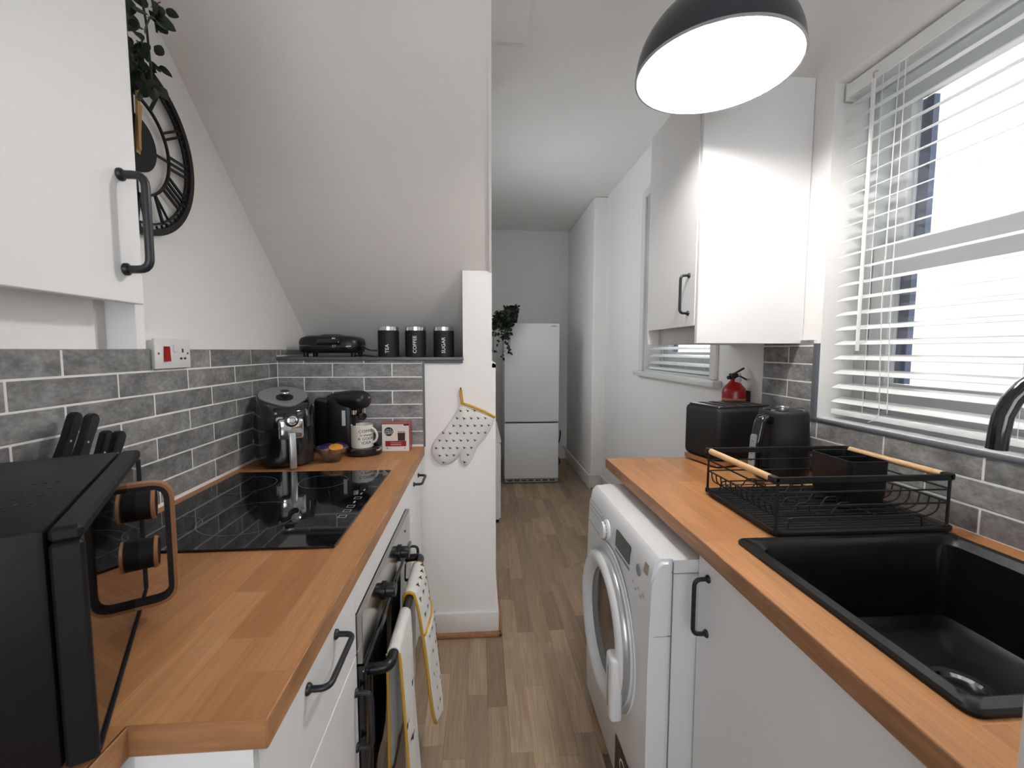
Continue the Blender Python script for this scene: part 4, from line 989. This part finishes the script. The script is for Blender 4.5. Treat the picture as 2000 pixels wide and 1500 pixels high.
# ------------------------------------------------------------------ kettle
KX, KY = 1.040, 1.43; kt = thing('kettle', 'black electric kettle with clear water gauge beside the toaster', 'kettle', (KX, KY, WT)); m = Matrix.Translation((KX, KY, WT))
obj('power_base', lathe(nb(), [(0, 0), (.078, 0), (.08, .004), (.078, .016), (0, .018)], 44, m), BLKP, kt)
obj('body', lathe(nb(), [(0, .018), (.079, .018), (.083, .024), (.083, .06), (.080, .15), (.076, .225), (.073, .236), (.069, .239), (0, .239)], 52, m), BLKM, kt, ang=40)
ld = obj('lid', lathe(nb(), [(0, .246), (.03, .246), (.045, .243), (.06, .2425), (.0635, .239)], 44, m), BLKG, kt)
obj('lid_knob', lathe(nb(), [(0, .254), (.018, .254), (.022, .25), (.023, .246)], 28, m), M('grey_lid_knob', (.2, .2, .21), .25, metal=.8), ld)
hdv = Vector((-.93, -.37, 0)).normalized()
def kp(r, z): return Vector((KX, KY, WT+z))+hdv*r
path = fil([kp(.070, .205), kp(.116, .222), kp(.142, .12), kp(.130, .030), kp(.075, .036)], .035, 6); sv = hdv.cross(Vector((0, 0, 1)))
rings = []
for i, p in enumerate(path):
    a, c_ = path[max(i-1, 0)], path[min(i+1, len(path)-1)]; t_ = (c_-a).normalized(); n_ = t_.cross(sv)
    rings.append([p+sv*x+n_*y for x, y in rrect(.036, .026, .010, 3)])
h_ = obj('handle', loft(nb(), rings), BLKG, kt, ang=50)
gm = axis(kp(.1555, .108), hdv+Vector((0, 0, .08)))
obj('water_gauge', prism(nb(), rrect(.020, .118, .010, 5), -.006, .0005, gm), M('clear_grey_gauge', (.28, .29, .31), .15, coat=.5), kt)
b = nb()
for z in (-.03, -.008, .014, .034): prism(b, [(-.005, z), (.004, z), (.004, z+.0018), (-.005, z+.0018)], .0004, .001, gm)
obj('gauge_marks', b, BLKM, kt)
obj('spout', loft(nb(), [[kp(-.07, z)+sv*x*k for x in (-.02, .02)]+[kp(-.07-o_, z)+sv*x*k for x in (.006, -.006)] for z, k, o_ in ((.17, .5, .01), (.235, 1.2, .035), (.239, 1.2, .036))]), BLKM, kt)

# ------------------------------------------------------------------ fire extinguisher
EX, EY, EZ = 1.14, 1.895, .94; m = Matrix.Translation((EX, EY, EZ))
fe = thing('fire_extinguisher', 'small red fire extinguisher bracketed to the wall behind the toaster', 'fire extinguisher', (EX, EY, EZ))
obj('cylinder', lathe(nb(), [(0, 0), (.046, 0), (.05, .006), (.05, .235), (.045, .252), (.03, .27), (.018, .284), (.0175, .296), (0, .298)], 44, m), REDP, fe, ang=50)
vz = EZ+.296
obj('valve', merge(box(nb(), EX-.022, EX+.012, EY-.012, EY+.012, vz-.004, vz+.022, .004, 2), lathe(nb(), [(0, 0), (.008, 0), (.008, .014), (0, .016)], 16, axis((EX-.018, EY, vz+.004), (-1, -.1, -.1)))), BLKP, fe)
obj('squeeze_lever', loft(nb(), [[(EX-.005, EY-.006, vz+.016), (EX-.005, EY+.006, vz+.016), (EX-.005, EY+.006, vz+.022), (EX-.005, EY-.006, vz+.022)], [(EX+.042, EY-.006, vz+.042), (EX+.042, EY+.006, vz+.042), (EX+.04, EY+.006, vz+.048), (EX+.04, EY-.006, vz+.048)]]), BLKP, fe)
obj('carry_lever', loft(nb(), [[(EX-.005, EY-.006, vz+.006), (EX-.005, EY+.006, vz+.006), (EX-.005, EY+.006, vz+.014), (EX-.005, EY-.006, vz+.014)], [(EX+.02, EY-.006, vz+.008), (EX+.02, EY+.006, vz+.008), (EX+.02, EY+.006, vz+.015), (EX+.02, EY-.006, vz+.015)], [(EX+.055, EY-.006, vz-.01), (EX+.055, EY+.006, vz-.01), (EX+.055, EY+.006, vz-.003), (EX+.055, EY-.006, vz-.003)]]), BLKP, fe)
obj('safety_tag', box(nb(), EX+.004, EX+.026, EY-.009, EY-.007, vz+.012, vz+.022), M('pale_yellow_tag', (.6, .58, .35), .5), fe)
obj('pressure_gauge', lathe(nb(), [(0, 0), (.014, 0), (.014, .006), (0, .0065)], 24, axis((EX+.006, EY-.016, vz-.008), (-.2, -1, 0))), M('grey_gauge', (.5, .46, .46), .25, metal=.5), fe)
obj('bracket', merge(box(nb(), XR-.012, XR-.001, EY-.03, EY+.03, EZ+.06, EZ+.24), merge(lathe(nb(), [(.0505, .15), (.053, .15), (.053, .175), (.0505, .175)], 40, m), box(nb(), EX+.03, XR-.002, EY-.034, EY-.022, EZ+.12, EZ+.235, .004, 1))), BLKP, fe)
obj('label_print', lathe(nb(), [(.0502, .20), (.0504, .201), (.0504, .206), (.0502, .207)], 40, m), M('gold_label_print', (.45, .25, .08), .4), fe)

# ------------------------------------------------------------------ dish rack
TX0, TX1, TY0, TY1 = .688, 1.150, .948, 1.285
tr = thing('drip_tray_mat', 'black ribbed drip tray under the dish rack', 'drip tray', ((TX0+TX1)/2, (TY0+TY1)/2, WT))
cxt, cyt = (TX0+TX1)/2, (TY0+TY1)/2
def rr3(w_, h_, r, z): return [(x, y, z) for x, y in rrect(w_, h_, r, 6, cxt, cyt)]
Wt_, Dt_ = TX1-TX0, TY1-TY0
obj('tray', loft(nb(), [rr3(Wt_-.012, Dt_-.012, .03, WT+.001), rr3(Wt_, Dt_, .035, WT+.010), rr3(Wt_, Dt_, .035, WT+.016), rr3(Wt_-.006, Dt_-.006, .032, WT+.018), rr3(Wt_-.016, Dt_-.016, .03, WT+.014), rr3(Wt_-.022, Dt_-.022, .028, WT+.0075)]), BLKM, tr, ang=50)
rib = None
for i in range(19):
    y = TY0+.024+i*(Dt_-.048)/18
    if rib is None: rib = obj('rib', box(nb(), -(Wt_-.05)/2, (Wt_-.05)/2, -.003, .003, 0, .0025, .001, 1), BLKM, tr, local=True); o = rib
    else: o = rib.copy(); C.objects.link(o); o.parent = tr
    o.location = (0, y-cyt, .0073)
rk = thing('dish_rack', 'black wire dish rack with two beech handles beside the sink', 'dish rack', (.915, 1.115, WT+.012))
RX0, RX1, RY0, RY1, RB, RT = .696, 1.132, .963, 1.277, WT+.012, 1.064
WR = .0024
obj('top_rail', box(nb(), RX0-.006, RX1+.006, RY1-.003, RY1+.003, RT-.016, RT, .0015, 1), BLKM, rk); obj('top_rail', box(nb(), RX0-.006, RX1+.006, RY0-.003, RY0+.003, RT-.016, RT, .0015, 1), BLKM, rk)
for x in (RX0-.004, RX1+.004):
    for (a, c_) in ((RY0-.003, RY0+.022), (RY1-.022, RY1+.003)): obj('corner_bracket', box(nb(), x-.009, x+.009, a, c_, RT-.016, RT+.001, .004, 2), BLKM, rk)
    obj('wooden_handle', tube(nb(), [(x, RY0+.02, RT-.007), (x, RY1-.02, RT-.007)], .0085, 14), BEECH, rk)
for x, y in ((RX0, RY0), (RX1, RY0), (RX0, RY1), (RX1, RY1)): obj('leg', tube(nb(), [(x, y, RT-.01), (x, y, RB+.004)], .0034, 8), BLKM, rk)
for z, rr in ((RB+.095, .012), (RB+.062, .012)):
    obj('hoop_wire', tube(nb(), fil([(RX0, RY0, z), (RX1+.006, RY0, z), (RX1+.006, RY1, z), (RX0, RY1, z)], rr, 4, True), WR, 6, closed=True), BLKM, rk)
zf = RB+.022
n_w = 12
for i in range(n_w):
    y = RY0+.02+i*(RY1-RY0-.04)/(n_w-1)
    obj('basket_wire', tube(nb(), fil([(RX0, y, RB+.062), (RX0+.004, y, RB+.034), (RX0+.028, y, zf), (RX1-.028, y, zf), (RX1-.004, y, RB+.034), (RX1, y, RB+.062)], .014, 4), .0018, 6), BLKM, rk)
for x in (RX0+.05, RX0+.15, RX1-.15, RX1-.05): obj('floor_wire', tube(nb(), [(x, RY0+.015, zf-.002), (x, RY1-.015, zf-.002)], .0018, 6), BLKM, rk)
for y in (RY0+.008, RY1-.008):
    obj('foot_wire', tube(nb(), fil([(RX0+.035, y, RB+.002), (RX0+.04, y, RB+.03), (RX1-.06, y, RB+.03), (RX1-.055, y, RB+.002)], .01, 3), .0022, 6), BLKM, rk)
for j, x in enumerate((RX0+.09, RX0+.20)):
    for i in range(6):
        y = RY0+.05+i*.042
        obj('plate_prong', tube(nb(), fil([(x-.02, y, zf), (x, y, zf+.028), (x+.028, y, zf+.028), (x+.034, y, zf)], .008, 3), .0018, 6), BLKM, rk)
for x, y in ((RX0, RY1), (RX0, RY0), (RX1, RY0), (RX1, RY1)): obj('rubber_foot', lathe(nb(), [(0, 0), (.006, 0), (.007, .006), (.006, .012), (0, .012)], 12, Matrix.Translation((x, y, RB-.004))), BLKP, rk)
cd = thing('cutlery_caddy', 'black two compartment cutlery caddy inside the dish rack', 'caddy', (1.03, 1.13, WT+.036))
b = nb(); ca_x0, ca_x1, ca_y0, ca_y1, zb_, zt_ = .965, 1.075, 1.06, 1.205, WT+.038, 1.070
def ring_xy(off, r, z, shrink=0): return [(x, y, z) for x, y in rrect(ca_x1-ca_x0-2*off, ca_y1-ca_y0-2*off, r, 4, (ca_x0+ca_x1)/2, (ca_y0+ca_y1)/2)]
loft(b, [ring_xy(.006, .012, zb_), ring_xy(.002, .014, zb_+.02), ring_xy(0, .015, zt_), ring_xy(.003, .012, zt_), ring_xy(.005, .01, zb_+.006)])
obj('cup', b, BLKP, cd, ang=50); obj('divider', box(nb(), ca_x0+.003, ca_x1-.003, 1.130, 1.134, zb_+.006, zt_-.003), BLKP, cd)

# ------------------------------------------------------------------ sink and tap
sk2 = thing('kitchen_sink', 'black composite inset sink in the right worktop', 'sink', (.85, .70, WT))
def rx(x0, x1, y0, y1, r, z): return [(x, y, z) for x, y in rrect(x1-x0, y1-y0, r, 6, (x0+x1)/2, (y0+y1)/2)]
a = (.586, 1.118, .452, .946)
obj('bowl', loft(nb(), [rx(*a, .02, WT+.0005), rx(*a, .02, WT+.006), rx(a[0]+.004, a[1]-.004, a[2]+.004, a[3]-.004, .018, WT+.010), rx(a[0]+.022, a[1]-.022, a[2]+.022, a[3]-.022, .022, WT+.010), rx(a[0]+.028, a[1]-.028, a[2]+.028, a[3]-.028, .026, WT+.004),
      rx(SINK[0]+.004, SINK[1]-.004, SINK[2]+.004, SINK[3]-.004, .03, WT-.004), rx(SINK[0]+.012, SINK[1]-.012, SINK[2]+.012, SINK[3]-.012, .03, WT-.17), rx(SINK[0]+.03, SINK[1]-.03, SINK[2]+.03, SINK[3]-.03, .03, WT-.185), rx(.87, .90, .69, .72, .01, WT-.186)], cap=False), SINKM, sk2, ang=40)
obj('bowl_base', box(nb(), .865, .905, .685, .725, WT-.19, WT-.1862), SINKM, sk2)
dn = obj('drain', lathe(nb(), [(.058, .0), (.056, .004), (.044, .003), (.04, -.003), (.012, -.004), (.01, .002), (0, .003)], 40, Matrix.Translation((.885, .705, WT-.1835))), CHROME, sk2)
b = nb()
for i in range(10):
    an = 2*PI*i/10; lathe(b, [(0, .0006), (.0045, .0006), (.0045, -.001)], 10, Matrix.Translation((.885+.027*math.cos(an), .705+.027*math.sin(an), WT-.1868)))
obj('strainer_holes', b, BLKM, dn)
tp = thing('kitchen_tap', 'black arched mixer tap at the right edge over the sink', 'tap', (1.15, .60, WT))
obj('base', lathe(nb(), [(0, 0), (.027, 0), (.027, .006), (.022, .012), (.022, .07), (.0155, .08), (0, .08)], 32, Matrix.Translation((1.15, .60, WT+.0002))), BLKG, tp)
pts = [(1.15, .60, WT+.07), (1.15, .60, 1.20)]
for i in range(1, 15):
    a = PI*i/14; c0 = Vector((1.027, .648, 1.22)); rv = Vector((.123, -.048, 0)); pts.append(tuple(c0+rv*math.cos(a)+Vector((0, 0, 1))*.125*math.sin(a)))
pts.append((.903, .697, 1.188))
obj('spout', tube(nb(), pts, .0145, 16), BLKG, tp, ang=60)
obj('lever', tube(nb(), [(1.15, .60, WT+.055), (1.165, .545, WT+.075)], .006, 10), BLKG, tp)

# ------------------------------------------------------------------ fridge freezer, plant, chest
fg = thing('fridge_freezer', 'tall white fridge freezer at the end of the corridor', 'fridge', (.515, 4.7, 0))
fx0, fx1, fy0, fy1 = .238, .793, 4.37, 4.95
obj('cabinet', box(nb(), fx0+.004, fx1-.004, fy0+.056, fy1, .03, 1.632, .006, 2), FRW, fg)
obj('fridge_door', box(nb(), fx0, fx1, fy0, fy0+.052, .637, 1.628, .012, 3), FRW, fg); obj('freezer_door', box(nb(), fx0, fx1, fy0, fy0+.052, .05, .622, .012, 3), FRW, fg)
obj('door_gap', box(nb(), fx0+.01, fx1-.01, fy0+.02, fy0+.06, .615, .645), M('dark_door_gap', (.05, .05, .055), .7), fg)
obj('plinth_grille', box(nb(), fx0+.005, fx1-.005, fy0+.02, fy0+.05, .012, .045), M('grey_grille', (.35, .33, .31), .6), fg)
g = None
for i in range(7):
    if g is None: g = obj('grille_slot', box(nb(), -.026, .026, -.001, .001, -.006, .006), BLKM, fg, local=True); o = g
    else: o = g.copy(); C.objects.link(o); o.parent = fg
    o.location = (fx0+.06+i*.072-.515, fy0+.0195-4.7, .030)
obj('hinge_cap', box(nb(), fx1-.07, fx1-.01, fy0+.01, fy0+.05, 1.628, 1.645, .004, 2), GREYL, fg)
obj('badge', box(nb(), fx1-.085, fx1-.03, fy0-.001, fy0+.001, 1.595, 1.605), GREYL, fg)
for x in (fx0+.04, fx1-.04): obj('foot', lathe(nb(), [(0, 0), (.018, 0), (.018, .03), (0, .03)], 12, Matrix.Translation((x, 4.85, 0))), BLKP, fg)
for x in (fx0+.04, fx1-.04): obj('foot', lathe(nb(), [(0, 0), (.018, 0), (.018, .03), (0, .03)], 12, Matrix.Translation((x, 4.44, 0))), BLKP, fg)
fpz = 1.634
fpl = thing('potted_plant', 'small dark potted plant trailing from the top of the fridge', 'plant', (.33, 4.45, fpz))
obj('pot', lathe(nb(), [(0, 0), (.035, 0), (.05, .085), (.046, .085), (.035, .01), (0, .01)], 24, Matrix.Translation((.335, 4.46, fpz))), BLKM, fpl)
b = nb(); sb = nb()
R2 = random.Random(11)
for s in range(20):
    ex = R2.uniform(.12, .29); L_ = R2.uniform(.06, .33); y_ = 4.33+R2.uniform(-.05, .03)
    P_ = [Vector((.33, 4.45, fpz+.085)), Vector((.30+R2.uniform(-.03, .05), 4.42, fpz+.13+R2.uniform(-.01, .04))), Vector((ex+.03, y_, fpz+.08)), Vector((ex, y_, fpz-.0)), Vector((ex-R2.uniform(0, .03), y_, fpz-L_))]
    P_ = fil(P_, .05, 4); tube(sb, P_, .0022, 5)
    for p in P_:
        for _ in range(3):
            q = leaf_bm(.038, .028); q.transform(orient(p+Vector((R2.uniform(-.02, .02), R2.uniform(-.015, .015), R2.uniform(-.025, .02))), (R2.uniform(-1, 1), R2.uniform(-.6, .6), R2.uniform(-1, .4)), R2.uniform(0, 6), R2.uniform(.8, 1.2))); merge(b, q)
for _ in range(26):
    q = leaf_bm(.032, .022); q.transform(orient((.31+R2.uniform(-.07, .07), 4.44+R2.uniform(-.05, .05), fpz+.11+R2.uniform(-.02, .06)), (R2.uniform(-1, 1), R2.uniform(-1, .6), R2.uniform(-.2, 1)), R2.uniform(0, 6))); merge(b, q)
o = obj('foliage', b, LEAF, fpl, ang=180); o['kind'] = 'stuff'; obj('stems', sb, STEM, fpl)
ch = thing('low_cupboard', 'low white cupboard with dark handles in the corridor past the half wall', 'cupboard', (-.06, 3.9, 0))
obj('carcass', box(nb(), -.30, .142, 3.366, 4.3, .03, .645, .002, 1), CAB, ch); obj('top', box(nb(), -.30, .158, 3.362, 4.304, .645, .663, .002, 1), CAB, ch)
for i, (z0, z1) in enumerate(((.04, .33), (.338, .635))):
    d = obj('drawer', box(nb(), .142, .156, 3.37, 4.296, z0, z1, .002, 1), CAB, ch)
    for yy in (3.6, 4.05): obj('handle', box(nb(), .156, .172, yy-.02, yy+.02, (z0+z1)/2+.09, (z0+z1)/2+.105, .003, 1), BLK, d)
for x in (-.27, .12):
    for y in (3.4, 4.26): obj('foot', box(nb(), x-.02, x+.02, y-.02, y+.02, 0, .03), BLKP, ch)

# ------------------------------------------------------------------ pendant lamp
LX, LY, LRZ = .628, 1.19, 2.10; m = Matrix.Translation((LX, LY, LRZ)); R_ = .206
lp = thing('pendant_lamp', 'charcoal dome pendant lamp lit over the right worktop', 'lamp', (LX, LY, LRZ))
pr = [(R_*math.cos(a), R_*.92*math.sin(a)) for a in [PI/2*i/18 for i in range(18)]]+[(.012, R_*.92)]
inn = [((R_-.004)*math.cos(a), (R_-.004)*.92*math.sin(a)) for a in [PI/2*i/18 for i in range(18)]]+[(.012, R_*.92-.004)]
sh_ = obj('shade', lathe(nb(), pr, 72, m), LAMPO, lp, ang=60)
obj('shade_lining', lathe(nb(), [(R_-.0005, 0), (R_-.0035, -.0008)]+inn[0:1]+inn[1:], 72, m), LAMPI, sh_, ang=60)
obj('rim', lathe(nb(), [(R_-.004, 0), (R_-.004, -.003), (R_+.001, -.003), (R_+.001, .002)], 72, m), M('grey_rim', (.35, .35, .36), .4), lp, ang=60)
obj('socket', lathe(nb(), [(0, .085), (.022, .085), (.022, .15), (.012, .2), (.012, .24), (0, .24)], 28, m), LAMPO, lp)
obj('cord', tube(nb(), [(LX, LY, LRZ+.23), (LX, LY, ZC)], .0035, 8), BLKP, lp)
obj('ceiling_rose', lathe(nb(), [(0, 0), (.05, 0), (.048, -.02), (.012, -.03), (0, -.03)], 32, Matrix.Translation((LX, LY, ZC))), LAMPO, lp)
obj('bulb', lathe(nb(), [(0, -.048), (.02, -.044), (.036, -.03), (.043, -.008), (.042, .012), (.030, .034), (.016, .048), (.013, .07), (0, .07)], 32, Matrix.Translation((LX, LY, LRZ+.055))), BULB, lp, ang=60)
